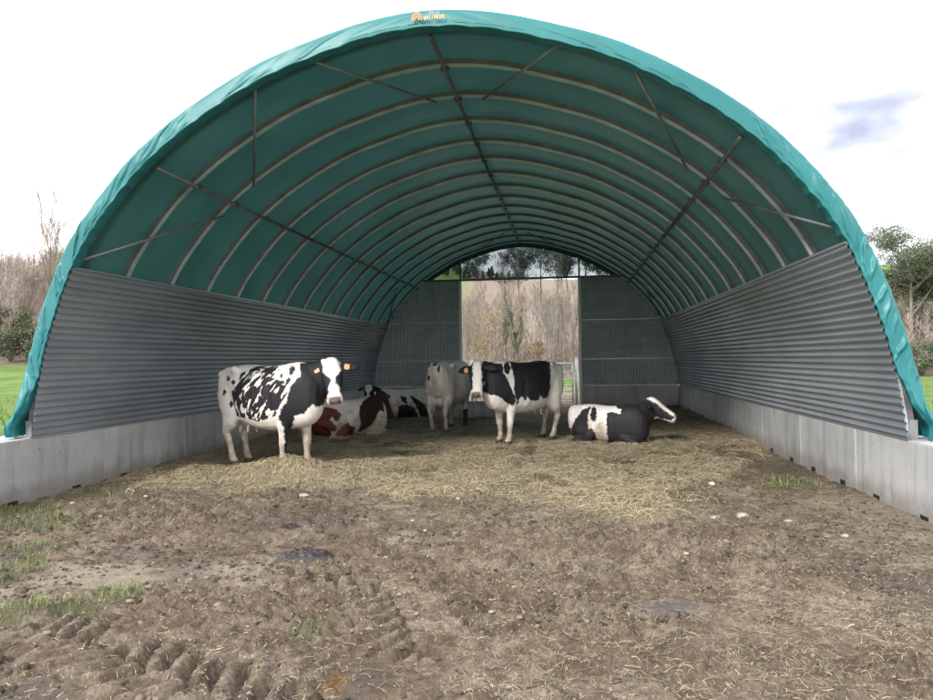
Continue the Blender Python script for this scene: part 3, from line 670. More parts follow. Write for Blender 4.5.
u_ = np.cumsum(2.2 + 3.4 * sstep(4.6, 2.0, z)) * (ss[1] - ss[0])
for j, (o_, yv) in enumerate(prof):
    t = min(1, max(0, (.172 - o_) / .19)) if j >= NF else 0; face = math.sin(math.pi * min(1, t * .86 + .12)) if j >= NF else .15
    a1 = 1 - np.abs(2 * fbm(u_ + lean * t * 1.6 + .5 * (fbm(u_ * .6, t * 2 + 0 * ss, 2, 8) - .5), t * .7 + 0 * ss, 2, 61, .5) - 1)
    a2 = 1 - np.abs(2 * fbm(u_ * 2.3 - lean * t * 2.6, t * 1.2 + 0 * ss, 2, 67) - 1)
    w1 = sstep(.62, 1.0, a1) ; w2 = sstep(.6, 1.0, a2)
    amp = .30 + .9 * sstep(4.9, 3.0, z)
    yv_ = yv - (.026 * w1 - .008) * amp * face
    sc = .011 * (np.abs(np.sin(u_ * 4.0)) + .8 * (fbm(u_ * 3, 0 * ss, 2, 5) - .5)) * (t > .8)
    oo = o_ + .004 * (w2 - .4) * (t < .3) * amp + sc
    if yv > -.02 and t > .8: oo = np.where(z < HT + .03, .006, oo)
    oo = oo + ft * (.05 + .10 * t + .03 * np.sin(foot * 14)); yv_ = yv_ - ft * (.03 + .12 * (1 - t) * t * 3)
    V.append(np.stack([x + nx * oo, yv_, z + nz_ * oo], 1))
fl = np_mesh('front_flap', np.concatenate(V), grid_faces(len(prof), ns), M['flap'], True, parent=shed); fl.matrix_parent_inverse = Matrix.Translation((0, 0, -HB))
# print on the flap: a small arch badge and two lines of lettering
lg = MB(); bx = lambda a, b, c, d, mi: lg.box((a, -.0935, c), (b, -.0895, d), mi)
def logo():
    m0 = MB(); m0.box((-.165, -.091, 4.955), (.20, -.088, 5.065), 0)
    return m0
pr = MB()
for k in range(14):
    a0 = math.pi * k / 14; a1 = math.pi * (k + 1) / 14
    for r0_, r1_, mi in ((.042, .058, 0), (.018, .034, 0)):
        P = [(-.10 + r_ * math.cos(a_), -.118, 4.962 + r_ * 1.45 * math.sin(a_)) for r_, a_ in ((r0_, a0), (r1_, a0), (r1_, a1), (r0_, a1))]
        pr.add(P, [(0, 1, 2, 3)], mi)
def glyph(x0, z0, w_, h_, pat, mi):
    for sx0, sz0, sx1, sz1 in pat: pr.add([(x0 + sx0 * w_, -.118, z0 + sz0 * h_), (x0 + sx1 * w_, -.118, z0 + sz0 * h_), (x0 + sx1 * w_, -.118, z0 + sz1 * h_), (x0 + sx0 * w_, -.118, z0 + sz1 * h_)], [(0, 1, 2, 3)], mi)
A_ = [(0, 0, .25, 1), (.6, 0, .85, 1), (.25, .75, .6, 1), (.25, .35, .6, .55)]; U_ = [(0, 0, .25, 1), (.6, 0, .85, 1), (.25, 0, .6, .25)]; E_ = [(0, 0, .25, 1), (.25, .78, .85, 1), (.25, .4, .75, .6), (.25, 0, .85, .22)]; I_ = [(.3, 0, .55, 1)]
for i, g in enumerate((A_, U_, I_, E_)): glyph(.03 + i * .028, 5.012, .026, .034, g, 2)
for i, g in enumerate((U_, A_, I_, I_, A_, E_, U_, A_)): glyph(-.03 + i * .027, 4.962, .026, .04, g, 1)
lo_ = pr.build('printed_logo', [M['orange'], M['yellow'], M['mauve']], fl); lo_.rotation_euler = (0, 0, 0)
# purlins
def inner(s_, off=-.028):
    x, z, nx, nz_ = [float(a) for a in arc(s_)]; return x + nx * off, z + nz_ * off
S_P = [s_near(-3.13, 3.70), SL / 2 + .0, s_near(3.13, 3.70)]
for s_ in S_P:
    px_, pz_ = inner(s_); mb = MB(); mb.tube([(px_, 0.12, pz_), (px_, LEN, pz_)], .025, 8); o = sp(mb, 'purlin', M['darksteel'], smooth=True)
    for k in range(1, NB + 1):
        cl = MB(); cl.box((px_ - .045, k * BAY - .035 + (.06 if k == 0 else 0), pz_ - .012), (px_ + .045, k * BAY + .035 + (.03 if k == 0 else 0), pz_ + .03))
        cl.build('clamp', M['darksteel'], o)
def arcpts(sa, ya, sb, yb, n=12, off=-.02):
    P = [];
    a = inner(sa, .03); b = inner(sb, off)
    return [(a[0], ya, a[1]), (b[0], yb, b[1])]
for sa, sb in ((s_near(-3.96, 2.62), s_near(-3.30, 3.52)), (s_near(-1.89, 4.47), s_near(-2.85, 3.93)), (s_near(-1.3, 4.67), s_near(-.3, 4.9)), (s_near(1.35, 4.68), s_near(.33, 4.9)), (s_near(2.04, 4.41), s_near(2.92, 3.9)), (s_near(3.93, 2.68), s_near(3.36, 3.5))):
    for ya, yb in ((.03, 2 * BAY), (LEN - .05, LEN - 2 * BAY)):
        if ya > 5 and 1.5 < abs(arc(sa)[0]) < 2.5: continue
        mb = MB(); mb.tube(arcpts(sa, ya, sb, yb), .0165, 8); sp(mb, 'brace', M['brace'], smooth=True)
# end wall: vertical corrugated sheets, door frame, clear panel in the arch
XJL, XJR, ZL = -1.79, 1.72, 3.84
def arch_x(z):                                         # half width of the arch at height z
    ss = np.linspace(0, SL / 2, 1500); a = arc(ss); return float(np.interp(z, a[1], -a[0]))
def end_sheet(xa, xb, z0, z1, j, par=None):
    xs_ = np.arange(xa, xb + .001, .009); rows = np.linspace(z0, z1, 14); V = []
    for zr in rows:
        lim = arch_x(zr) - .01
        xx = np.clip(xs_, -lim, lim); yv = LEN - .03 - .006 * j + .008 * np.sign(np.sin(xx * 2 * np.pi / .072)) * np.minimum(1, 2.5 * np.abs(np.sin(xx * 2 * np.pi / .072)))
        V.append(np.stack([xx, yv, np.full_like(xx, zr)], 1))
    o = np_mesh('end_cladding' if par is None else 'sheet', np.concatenate(V), grid_faces(len(rows), len(xs_)), M['endsheet'], False, parent=par or shed)
    if par is None: o.matrix_parent_inverse = Matrix.Translation((0, 0, -HB))
    return o
for xa, xb in ((-4.5, XJL), (XJR, 4.5)):
    root = end_sheet(xa, xb, HB + .02, 1.50, 0); end_sheet(xa, xb, 1.47, 2.64, 1, root); end_sheet(xa, xb, 2.61, ZL, 2, root)
    mb = MB()
    for zz in (1.47, 2.61): lim = arch_x(zz) - .03; mb.box((max(xa, -lim), LEN - .055, zz - .012), (min(xb, lim), LEN - .046, zz + .012))
    mb.build('seam_strip', M['steel'], root)
for xj in (XJL, XJR):
    mb = MB(); mb.box((xj - .04, LEN - .09, .02), (xj + .04, LEN + .02, ZL)); sp(mb, 'door_jamb', M['whitesteel'])  # galvanised jambs, whitened to carry the light falling from outside
    zt = 4.5; mb = MB(); mb.box((xj - .025, LEN - .05, ZL + .05), (xj + .025, LEN, zt - .02)); sp(mb, 'arch_post', M['darksteel'])
lim = arch_x(ZL)
mb = MB(); mb.box((-lim, LEN - .08, ZL), (lim, LEN - .01, ZL + .06)); sp(mb, 'lintel', M['darksteel'])
ss = np.linspace(s_at_z(ZL + .06), SL - s_at_z(ZL + .06), 61); x, z, nx, nz_ = arc(ss)
mb = MB(); V = [(float(a), LEN + .004, float(b)) for a, b in zip(x, z)]; V += [(a, b + .006, c) for a, b, c in V]
nn = 61; mb.add(V, [tuple(range(nn)), tuple(range(nn, 2 * nn))[::-1]] + [(i, i + 1, nn + i + 1, nn + i) for i in range(nn - 1)] + [(0, nn, 2 * nn - 1, nn - 1)]); sp(mb, 'clear_panel', M['film'])
# rear hem of the cover
ss = np.linspace(.3, SL - .3, 200); x, z, nx, nz_ = arc(ss); V = []
for o_, y_ in ((.09, LEN + .03), (.10, LEN + .10), (.05, LEN + .13), (-.10, LEN + .09), (-.12, LEN + .02)):
    V.append(np.stack([x + nx * o_, np.full_like(x, y_), z + nz_ * o_], 1))
o = np_mesh('rear_flap', np.concatenate(V), grid_faces(5, 200), M['cover'], True, parent=shed); o.matrix_parent_inverse = Matrix.Translation((0, 0, -HB))

# ------------------------------------------------------------------ gate and trough beyond / inside
gate = empty('field_gate', (0, 16.0, 0)); tag(gate, 'galvanised tubular field gate closing the rear doorway', 'gate')
mb = MB(); mb.tube([(-1.6, 0, 1.33), (1.5, 0, 1.33)], .032, 8); mb.build('top_rail', M['whitesteel'], gate, True)
for k, zz in enumerate((.14, .3, .46, .63, .82, 1.05)):
    mb = MB(); mb.tube([(-1.6, 0, zz), (1.5, 0, zz)], .017, 6); mb.build('rail', M['steel'], gate, True)
for xx in (-1.6, -.55, .5, 1.5):
    mb = MB(); mb.tube([(xx, 0, .1), (xx, 0, 1.34)], .024, 6); mb.build('upright', M['steel'], gate, True)
for xx, lab in ((1.62, 'grey metal post at the right end of the field gate'), (-1.72, 'grey metal post at the left end of the field gate')):
    o = empty('gate_post', (xx, 16.0, 0)); tag(o, lab, 'gate post', 'posts of the field gate')
    mb = MB(); mb.tube([(0, 0, -.1), (0, 0, 1.5)], .045, 10); mb.build('post', M['steel'], o, True); mb = MB(); mb.tube([(0, 0, 1.5), (0, 0, 1.53)], [.05, .02], 10); mb.build('cap', M['steel'], o, True)
    mb = MB(); mb.box((-.08, -.03, .3), (-.04, .03, .36)); mb.box((-.08, -.03, 1.1), (-.04, .03, 1.16)); mb.build('hinge', M['steel'], o)
tr = empty('water_trough', (-.75, 10.35, .05), R(8)); tag(tr, 'low grey concrete drinking trough behind the standing cows', 'trough')
def trough_mesh():
    rings = []; n = 28
    def ring(hx, hy, z, e=5):
        P = []
        for k in range(n):
            a = 2 * math.pi * k / n; c, s_ = math.cos(a), math.sin(a); r_ = (abs(c) ** e + abs(s_) ** e) ** (-1 / e); P.append((c * r_ * hx, s_ * r_ * hy, z))
        return P
    rr = [ring(.52, .26, 0), ring(.55, .29, .36), ring(.57, .31, .40), ring(.55, .29, .42), ring(.50, .24, .41), ring(.47, .21, .12)]
    mb = MB(); V = [p for r_ in rr for p in r_]; F = []
    for i in range(len(rr) - 1):
        for k in range(n): F.append((i*n+k, i*n+(k+1)%n, (i+1)*n+(k+1)%n, (i+1)*n+k))
    F.append(tuple(range(n))[::-1]); F.append(tuple((len(rr)-1)*n + k for k in range(n))); mb.add(V, F); return mb, ring(.485, .225, .30)
mb, wr_ = trough_mesh(); mb.build('basin', M['concrete'], tr, False); mw = MB(); mw.add(wr_, [tuple(range(28))]); mw.build('water', M['water'], tr)

# ------------------------------------------------------------------ trees
def hz(x, y): return float(hill(np.array([float(x)]), np.array([float(y)]))[0])
def branch_tree(seed, h, r0, spread=.5, levels=4, up=.25, first=.3, kids=(5, 4, 4, 3), thin=.011):
    """returns branch segments as (p, q, ra, rb, level) and the tips"""
    rd = random.Random(seed); segs = []; tips = []
    def grow(p, d, ln, r, lv):
        n = 4 if lv == 0 else 3; pts = [p]; rr = [r]
        for i in range(n):
            d = (d + Vector((rd.gauss(0, 1), rd.gauss(0, 1), rd.gauss(0, .6))) * (.06 if lv == 0 else .17) + Vector((0, 0, up * .35))).normalized()
            p = p + d * ln / n; pts.append(p); rr.append(max(r * (1 - .72 * (i + 1) / n), thin))
        segs.append((pts, rr, lv))
        if lv >= levels - 1: tips.append(p); return
        k = kids[lv] + (rd.random() < .5)
        for j in range(k * (2 if lv == 0 else 1)):
            t = (first + (1 - first) * rd.random()) if lv == 0 else (.2 + .8 * rd.random())
            i = min(int(t * n), n - 1); f = t * n - i; q = pts[i].lerp(pts[i + 1], f)
            a = rd.uniform(0, 6.28); sd_ = Vector((math.cos(a), math.sin(a), 0))
            dd = (d * (1 - spread) + sd_ * spread + Vector((0, 0, up))).normalized()
            grow(q, dd, ln * (.42 if lv == 0 else .55) * rd.uniform(.7, 1.2) * (1.25 - .5 * t), rr[i] * .5, lv + 1)
    grow(Vector((0, 0, -.15)), Vector((rd.gauss(0, .05), rd.gauss(0, .05), 1)).normalized(), h, r0, 0)
    return segs, tips
def leaves(centres, radii, n, size, flat=.6, rd=None):
    r_ = rd or rng; c = np.array(centres, float); R_ = np.array(radii, float)
    k = r_.integers(0, len(c), n); d = r_.normal(0, 1, (n, 3)); d /= np.linalg.norm(d, axis=1, keepdims=True)
    rad = r_.random(n) ** .45
    P = c[k] + d * (rad * R_[k])[:, None] * np.array([1, 1, flat])
    a = r_.normal(0, 1, (n, 3)); a /= np.linalg.norm(a, axis=1, keepdims=True); b = np.cross(a, r_.normal(0, 1, (n, 3))); b /= np.linalg.norm(b, axis=1, keepdims=True)
    s = size * r_.uniform(.5, 1.4, n)[:, None]
    V = np.stack([P - a * s, P + b * s * .45, P + a * s, P - b * s * .45], 1).reshape(-1, 3)
    F = np.arange(n * 4).reshape(-1, 4); return V, F
def tree(kind, seed, h, r0, bark, leaf=None, nleaf=0, lsize=.1, lrad=.6, label='', cat='tree', group=None, loc=None, lsel=None, flat=.7, leafname='foliage', **kw):
    segs, tips = branch_tree(seed, h, r0, **kw)
    root = empty(kind); tag(root, label, cat, group)
    mt = MB(); mbch = MB()
    for pts, rr, lv in segs: (mt if lv == 0 else mbch).tube(pts, rr, 7 if lv == 0 else (4 if lv == 1 else 3), cap=False)
    mt.build('trunk', bark, root, True)
    if mbch.v: mbch.build('crown' if leaf is None else 'branches', bark, root)
    if leaf is not None:
        if lsel:
            C_ = []
            for pts, rr, lv in segs:
                for a_, b_ in zip(pts[:-1], pts[1:]):
                    m_ = max(1, int((b_ - a_).length / .12)); C_ += [a_.lerp(b_, q / m_) for q in range(m_) if lsel(a_.lerp(b_, q / m_), lv)]
        else: C_ = [p for p in tips] + [pts[-2] for pts, rr, lv in segs if lv >= 2]
        V, F = leaves([tuple(p) for p in C_], [lrad * random.uniform(.5, 1.2) for _ in C_], nleaf, lsize, flat)
        np_mesh(leafname if leafname != 'foliage' or True else '', V, F, leaf, False, parent=root)
    if loc is not None: root.location = (loc[0], loc[1], hz(*loc))
    return root
def copy_tree(src, loc, rz, sc, label=None, group=None, dz=0.0):
    r = src.copy(); col.objects.link(r); r.location = (loc[0], loc[1], hz(*loc) + dz); r.rotation_euler = (0, 0, rz); r.scale = (sc[0], sc[0], sc[1])
    if label: r['label'] = label
    if group: r['group'] = group
    for ch in src.children:
        c = ch.copy(); col.objects.link(c); c.parent = r
    return r
G1 = 'bare trees of the wood beyond the shelter'
bare = [tree('bare_tree', 100 + i, 7.5 + i * .8, .09, M['bark' if i % 2 else 'brownbark'], label='slender leafless tree in the grey brown wood', group=G1, loc=(-40 + i * 2.1, 47 + i), kids=(7, 4, 4, 3), spread=.45, up=.35, thin=.013) for i in range(4)]
rt = random.Random(5); zones = [(-52, -30, 46, 66, 40), (-13, 6, 50, 100, 48), (24, 42, 45, 68, 34)]
wherelab = ['slender leafless tree in the wood left of the shelter', 'slender leafless tree in the wood seen through the rear doorway', 'slender leafless tree in the wood right of the shelter']
for zi, (xa, xb, ya, yb, n) in enumerate(zones):
    for i in range(n):
        x = rt.uniform(xa, xb); y = rt.uniform(ya, yb)
        if zi == 0: pass
        s_ = rt.uniform(.5, .85) * (1.0 if zi != 1 else .72)
        copy_tree(bare[rt.randrange(4)], (x, y), rt.uniform(0, 6.28), (s_, s_ * rt.uniform(.85, 1.1)), wherelab[zi], ['bare trees left of the shelter', 'bare trees beyond the rear doorway', 'bare trees right of the shelter'][zi])
for b_ in bare: b_['label'] = wherelab[0]; b_['group'] = 'bare trees left of the shelter'
for i, (x, y, s_) in enumerate([(-37.5, 52, 1.1), (-41.5, 50, 1.0), (-44.5, 53, 1.2), (-33, 56, 1.0)]):
    copy_tree(bare[i], (x, y), i * 1.7, (s_ * .8, s_), ['tall thin bare tree rising over the left wood nearest the shelter', 'tall forked bare tree in the middle of the left wood', 'tall bare tree at the left edge of the photo', 'bare tree on the skyline just outside the left foot of the arch'][i], 'tall bare trees over the left wood')
# far off twiggy wood: one mass on the slope
def woodmass(name, n, xa, xb, ya, yb, mat_, label, hmin, hmax, twigs=26, cond=None):
    r_ = np.random.default_rng(n); x = r_.uniform(xa, xb, n); y = r_.uniform(ya, yb, n)
    if cond is not None: k = cond(x, y); x = x[k]; y = y[k]; n = len(x)
    z = hill(x, y); H = r_.uniform(hmin, hmax, n); T = twigs
    t = r_.random((n, T)); t[:, 0] = 0
    p0 = np.stack([x[:, None] + 0 * t, y[:, None] + 0 * t, z[:, None] + H[:, None] * (.12 + .85 * t)], -1); p0[:, 0, 2] = z - .2
    a = r_.uniform(0, 6.28, (n, T)); L_ = H[:, None] * (.08 + .26 * (1 - t)) * r_.uniform(.6, 1.3, (n, T)); L_[:, 0] = H * 1.02
    d = np.stack([np.cos(a) * .55, np.sin(a) * .55, 0 * a + .8], -1); d[:, 0] = (0, 0, 1); d[:, 0, 0] = r_.normal(0, .05, n)
    p1 = p0 + d * L_[..., None]; mid = (p0 + p1) / 2 + r_.normal(0, .05, p0.shape) * L_[..., None]
    wv = np.cross(d, r_.normal(0, 1, d.shape)); wv /= np.linalg.norm(wv, axis=-1, keepdims=True)
    w0 = np.full((n, T), .022); w0[:, 0] = .06; w0 = (w0 * (1 + .004 * np.abs(y)[:, None]))[..., None]
    V = np.stack([p0 - wv * w0, p0 + wv * w0, mid - wv * w0 * .7, mid + wv * w0 * .7, p1 - wv * w0 * .3, p1 + wv * w0 * .3], 2).reshape(-1, 3)
    b = (np.arange(n * T) * 6)[:, None]; F = np.concatenate([b + np.array([0, 1, 3, 2]), b + np.array([2, 3, 5, 4])])
    o = np_mesh(name, V, F, mat_, False); tag(o, label, 'woodland', None, 'stuff'); return o
woodmass('distant_wood', 2600, -46, 18, 56, 125, M['wood'], 'far pinkish brown leafless wood covering the slope beyond the doorway', 2.8, 5.4, 44, lambda x, y: (x > -8 - .12 * (y - 50) * 1.6) & ~((y > 108) & (x < -15)))
woodmass('left_wood', 2300, -105, -28, 50, 120, M['wood'], 'grey brown leafless wood covering the slope left of the shelter', 2.6, 5.6, 36)
woodmass('right_wood', 900, 20, 60, 44, 80, M['wood'], 'grey brown leafless thicket right of the shelter', 2.6, 5.2, 36)
# evergreens and shrubs with a look of their own
def shrub(kind, loc, w_, h_, mat_, n, size, label, seed, cat='shrub', group=None, nc=16):
    r_ = random.Random(seed); root = empty(kind); tag(root, label, cat, group)
    st = MB(); C_ = []; Rr = []
    for i in range(nc):
        a = r_.uniform(0, 6.28); q = r_.random() ** .6; zz = h_ * (.12 + .8 * r_.random()); k = 1 - .55 * (zz / h_) ** 2
        p = (math.cos(a) * q * w_ * .5 * k, math.sin(a) * q * w_ * .5 * k, zz); C_.append(p); Rr.append(w_ * r_.uniform(.11, .24))
        st.tube([(0, 0, -.1), (p[0] * .4, p[1] * .4, zz * .55), p], [.035, .02, .008], 4, cap=False)
    st.build('stem', M['bark'], root); V, F = leaves(C_, Rr, n, size, .8, np.random.default_rng(seed)); np_mesh('foliage', V, F, mat_, False, parent=root)
    root.location = (loc[0], loc[1], hz(*loc)); return root
tree('ivy_clad_tree', 31, 7.2, .13, M['bark'], M['ivy'], 5200, .05, .17, 'upright tree wrapped in dark ivy, left one of the pair in the rear doorway', 'tree', 'ivy clad trees in the doorway', (-3.3, 47.5), lambda p, lv: lv == 0 or (lv == 1 and p.z < 4.5 and (p.x**2 + p.y**2) < .12), kids=(6, 3, 3, 2), up=.5, spread=.3, leafname='ivy')
tree('ivy_clad_tree', 33, 5.6, .12, M['bark'], M['ivy'], 4600, .05, .17, 'leaning forked tree wrapped in ivy, right one of the pair in the rear doorway', 'tree', 'ivy clad trees in the doorway', (-2.35, 47), lambda p, lv: lv == 0 or (lv == 1 and (p.x**2 + p.y**2) < .3), kids=(3, 3, 3, 2), up=.3, spread=.5, leafname='ivy')
for i, (x, y, s_) in enumerate([(1.15, 47, 1.0), (1.55, 48.5, .95), (.6, 50, .9)]):
    tree('slim_tree', 50 + i, 6.6 * s_, .06, M['bark'], M['ivy'], 1300, .045, .09, ['slim ivy flecked tree by the right jamb of the doorway', 'slim tree right beside the right door jamb', 'slim tree left of the other two near the right jamb'][i], 'tree', 'slim trees at the right of the doorway', (x, y), lambda p, lv: lv == 0 and p.z < 6.0, kids=(6, 3, 3, 2), up=.6, spread=.3, leafname='ivy')
tree('golden_tree', 61, 4.0, .06, M['brownbark'], M['gold'], 1700, .05, .34, 'small tree with yellow autumn leaves in the rear doorway', 'tree', None, (-4.1, 44), kids=(6, 4, 3, 2), first=.15, up=.25, spread=.5)
tree('golden_tree', 62, 2.6, .05, M['brownbark'], M['gold'], 600, .05, .3, 'lower thinner yellow leaved tree at the left jamb of the doorway', 'tree', None, (-5.6, 45), kids=(5, 3, 3, 2), first=.15, up=.25, spread=.5)
shrub('rusty_shrub', (-1.2, 47), 2.4, 2.9, M['rust'], 1800, .07, 'rusty brown shrub right of the ivy trees in the doorway', 70)
shrub('rusty_shrub', (.1, 47.5), 1.7, 1.6, M['rust'], 900, .07, 'low rusty shrub just above the black and white saddleback cow', 71)
gum = [((-8.6, 85), 10.6, 81, 'round dark eucalyptus seen alone in the clear arch panel, leftmost'), ((-3.8, 84), 9.6, 82, 'lower eucalyptus just left of the middle of the clear arch panel'), ((-1.9, 88), 11.2, 83, 'tall eucalyptus in the middle of the clear arch panel'), ((1.5, 86), 10.8, 84, 'eucalyptus standing over the right half of the doorway'), ((3.0, 87), 11.0, 87, 'dense eucalyptus just left of the right arch post'), ((-.3, 83), 9.2, 88, 'low bushy eucalyptus between the two tall ones in the arch panel'), ((4.4, 85), 9.9, 85, 'dark eucalyptus over the right door jamb'), ((6.6, 85), 9.0, 86, 'low dark eucalyptus at the right end of the clear arch panel')]
for loc, h_, sd_, lab in gum:
    tree('eucalyptus', sd_, h_, .16, M['bark'], M['gum'], 6000, .11, .62, lab, 'tree', 'eucalyptus on the skyline', loc, kids=(5, 4, 3, 2), first=.66, up=.2, spread=.5, flat=.8)
tree('pine_tree', 91, 8.6, .2, M['bark'], M['pine'], 26000, .075, .75, 'broad dark green pine above the thicket right of the shelter', 'tree', 'pines right of the shelter', (26.3, 50), kids=(8, 4, 3, 2), first=.5, up=.12, spread=.7)
tree('pine_tree', 92, 8.3, .18, M['bark'], M['pine'], 22000, .075, .75, 'second pine at the right edge of the photo', 'tree', 'pines right of the shelter', (30.3, 52), kids=(8, 4, 3, 2), first=.5, up=.12, spread=.7)
for i, (x, y, w_, h_, lab) in enumerate([(-43.5, 46, 4.5, 4.4, 'tall dark ivy thicket at the left edge of the photo'), (-40, 45.5, 3.6, 2.8, 'low dark bramble bush left of the middle in the left hedge'), (-36.8, 45, 3.4, 2.4, 'dark bramble bush nearest the left foot of the arch'), (-47.5, 47, 4, 5.2, 'tall evergreen bush outside the left edge of the photo')]):
    shrub('dark_bush', (x, y), w_, h_, M['ivy'], 4200, .11, lab, 200 + i, group='dark bushes at the edge of the left wood', nc=22)
for i, (x, y, w_, h_, lab) in enumerate([(24.5, 44.5, 3.4, 2.7, 'low green brown bush nearest the right foot of the arch'), (28, 45, 3.8, 3.1, 'bushy green brown shrub at the right edge of the photo'), (32, 46, 3.4, 2.3, 'green brown shrub outside the right edge')]):
    shrub('hedge_bush', (x, y), w_, h_, M['pine' if i == 0 else 'ivy'], 4200, .08, lab, 220 + i, group='bushes at the edge of the right wood', nc=18)
# far firs on the skyline of the green hillside
fir0 = None; rf_ = random.Random(9)
def fir():
    root = empty('fir_tree'); mb = MB(); mb.tube([(0, 0, -.5), (0, 0, 4)], [.25, .15], 5); mb.build('trunk', M['bark'], root)
    C_ = []; Rr = []
    for i in range(26): t = i / 25; a = i * 2.4; q = (1 - t) * 1.5; C_.append((math.cos(a) * q, math.sin(a) * q, 1.5 + t * 7)); Rr.append(.5 + .9 * (1 - t))
    V, F = leaves(C_, Rr, 1400, .35, .7, np.random.default_rng(3)); np_mesh('crown', V, F, M['darkfir'], False, parent=root); return root
fir0 = fir(); tag(fir0, 'dark fir in the far row along the green hilltop', 'tree', 'firs along the far hilltop'); fir0.location = (-52, 206, hz(-52, 206))
for i in range(44): x = -56 + i * .95 + rf_.uniform(-.5, .5); s_ = rf_.uniform(.26, .46); copy_tree(fir0, (x, 205 + rf_.uniform(-5, 12)), rf_.uniform(0, 6), (s_ * 1.2, s_))
fir0.scale = (.5, .5, .5)

# ------------------------------------------------------------------ cattle
def cow_mats(name, dark, dark2=None, white=(0.78, 0.74, 0.69)):
    m, t, b = mat(name, None, 0.62); b.inputs['Specular IOR Level'].default_value = 0.25
    tc = N(t, 'ShaderNodeTexCoord').outputs['Object']
    n1 = noise(t, tc, 14, 4, .6); n2 = noise(t, tc, 45, 3, .6)
    edge = math_node(t, 'ADD', math_node(t, 'MULTIPLY', math_node(t, 'SUBTRACT', n1, .5), .075), math_node(t, 'MULTIPLY', math_node(t, 'SUBTRACT', n2, .5), .05))
    d = math_node(t, 'ADD', attr(t, 'dark'), edge)
    m0 = N(t, 'ShaderNodeMapping'); m0.inputs['Rotation'].default_value = (0, R(-38), 0); t.links.new(tc, m0.inputs['Vector'])
    mp = N(t, 'ShaderNodeMapping'); mp.inputs['Scale'].default_value = (1.7, 1.0, .62); t.links.new(m0.outputs[0], mp.inputs['Vector'])
    st = math_node(t, 'MULTIPLY', math_node(t, 'SUBTRACT', noise(t, mp.outputs[0], 8.2, 3, .55), .45), .55)
    mo = math_node(t, 'MINIMUM', attr(t, 'mott'), st)
    dm = math_node(t, 'MAXIMUM', d, mo); f = ramp_(t, dm, -.011, .011)
    wh = mixc(t, ramp_(t, noise(t, tc, 3, 4), .35, .7), white, tuple(v * .86 for v in white))
    z = N(t, 'ShaderNodeSeparateXYZ'); t.links.new(tc, z.inputs[0])
    dirt = math_node(t, 'MULTIPLY', ramp_(t, math_node(t, 'ADD', math_node(t, 'MULTIPLY', noise(t, tc, 7, 5, .7), -1.2), math_node(t, 'MULTIPLY', z.outputs['Z'], .9)), -.0, -.45), .8)
    wh = mixc(t, dirt, wh, (0.26, 0.19, 0.13))
    wh = mixc(t, math_node(t, 'MULTIPLY', attr(t, 'pink'), .8), wh, (0.52, 0.30, 0.25))
    dk = dark if dark2 is None else mixc(t, attr(t, 'second'), dark, dark2)
    c = mixc(t, f, wh, dk); c = mixc(t, attr(t, 'nose'), c, (0.17, 0.11, 0.10)); c = mixc(t, attr(t, 'hoof'), c, (0.06, 0.05, 0.04))
    t.links.new(c, b.inputs['Base Color'])
    bp = N(t, 'ShaderNodeBump', i_Strength=.35, i_Distance=.006); m3 = N(t, 'ShaderNodeMapping'); m3.inputs['Scale'].default_value = (1, 1, .35); t.links.new(tc, m3.inputs['Vector'])
    t.links.new(noise(t, m3.outputs[0], 120, 4, .7), bp.inputs['Height']); t.links.new(bp.outputs[0], b.inputs['Normal'])
    return m
M['eye'] = mat('dark_eye', (0.012, 0.009, 0.008), 0.08)[0]
M['tag'] = mat('orange_ear_tag', (0.75, 0.36, 0.17), 0.45)[0]
def V3(*a): return Vector(a)
def loft(mb, rings, n=20):
    """rings: (centre, side, up, half width, height up, height down, exponent)"""
    V = []; F = []
    for c, s, u, w_, hu, hd, e in rings:
        for k in range(n):
            a = 2 * math.pi * k / n; ca, sa = math.cos(a), math.sin(a)
            r_ = (abs(ca) ** e + abs(sa) ** e) ** (-1 / e)
            V.append(c + s * (w_ * ca * r_) + u * ((hu if sa > 0 else hd) * sa * r_))
    for i in range(len(rings) - 1):
        for k in range(n): F.append((i*n+k, i*n+(k+1)%n, (i+1)*n+(k+1)%n, (i+1)*n+k))
    F.append(tuple(range(n))[::-1]); F.append(tuple((len(rings)-1)*n + k for k in range(n))); mb.add(V, F)
def limb(mb, pts, n=12):
    P = [V3(*p[:3]) for p in pts]; rings = []
    # refine with catmull
    Q = []; Rr = []
    ext = [P[0] * 2 - P[1]] + P + [P[-1] * 2 - P[-2]]
    for i in range(1, len(ext) - 2):
        for k in range(4):
            t = k / 4; a, b, c, d = ext[i-1], ext[i], ext[i+1], ext[i+2]
            Q.append(0.5 * (2*b + (c-a)*t + (2*a-5*b+4*c-d)*t*t + (3*b-a-3*c+d)*t**3))
            r0, r1 = pts[i-1], pts[i]; tt = t * t * (3 - 2 * t); Rr.append((r0[3] * (1-tt) + r1[3] * tt, r0[4] * (1-tt) + r1[4] * tt))
    Q.append(P[-1]); Rr.append((pts[-1][3], pts[-1][4]))
    fwd = V3(1, 0, 0)
    for i, q in enumerate(Q):
        t = (Q[min(i+1, len(Q)-1)] - Q[max(i-1, 0)]).normalized()
        f = (fwd - t * fwd.dot(t));
        if f.length < .3: f = (V3(0, 0, 1) - t * t.z)
        f.normalize(); s = t.cross(f)
        rings.append((q, s, f, Rr[i][0], Rr[i][1], Rr[i][1], 2.0))
    loft(mb, rings, n)
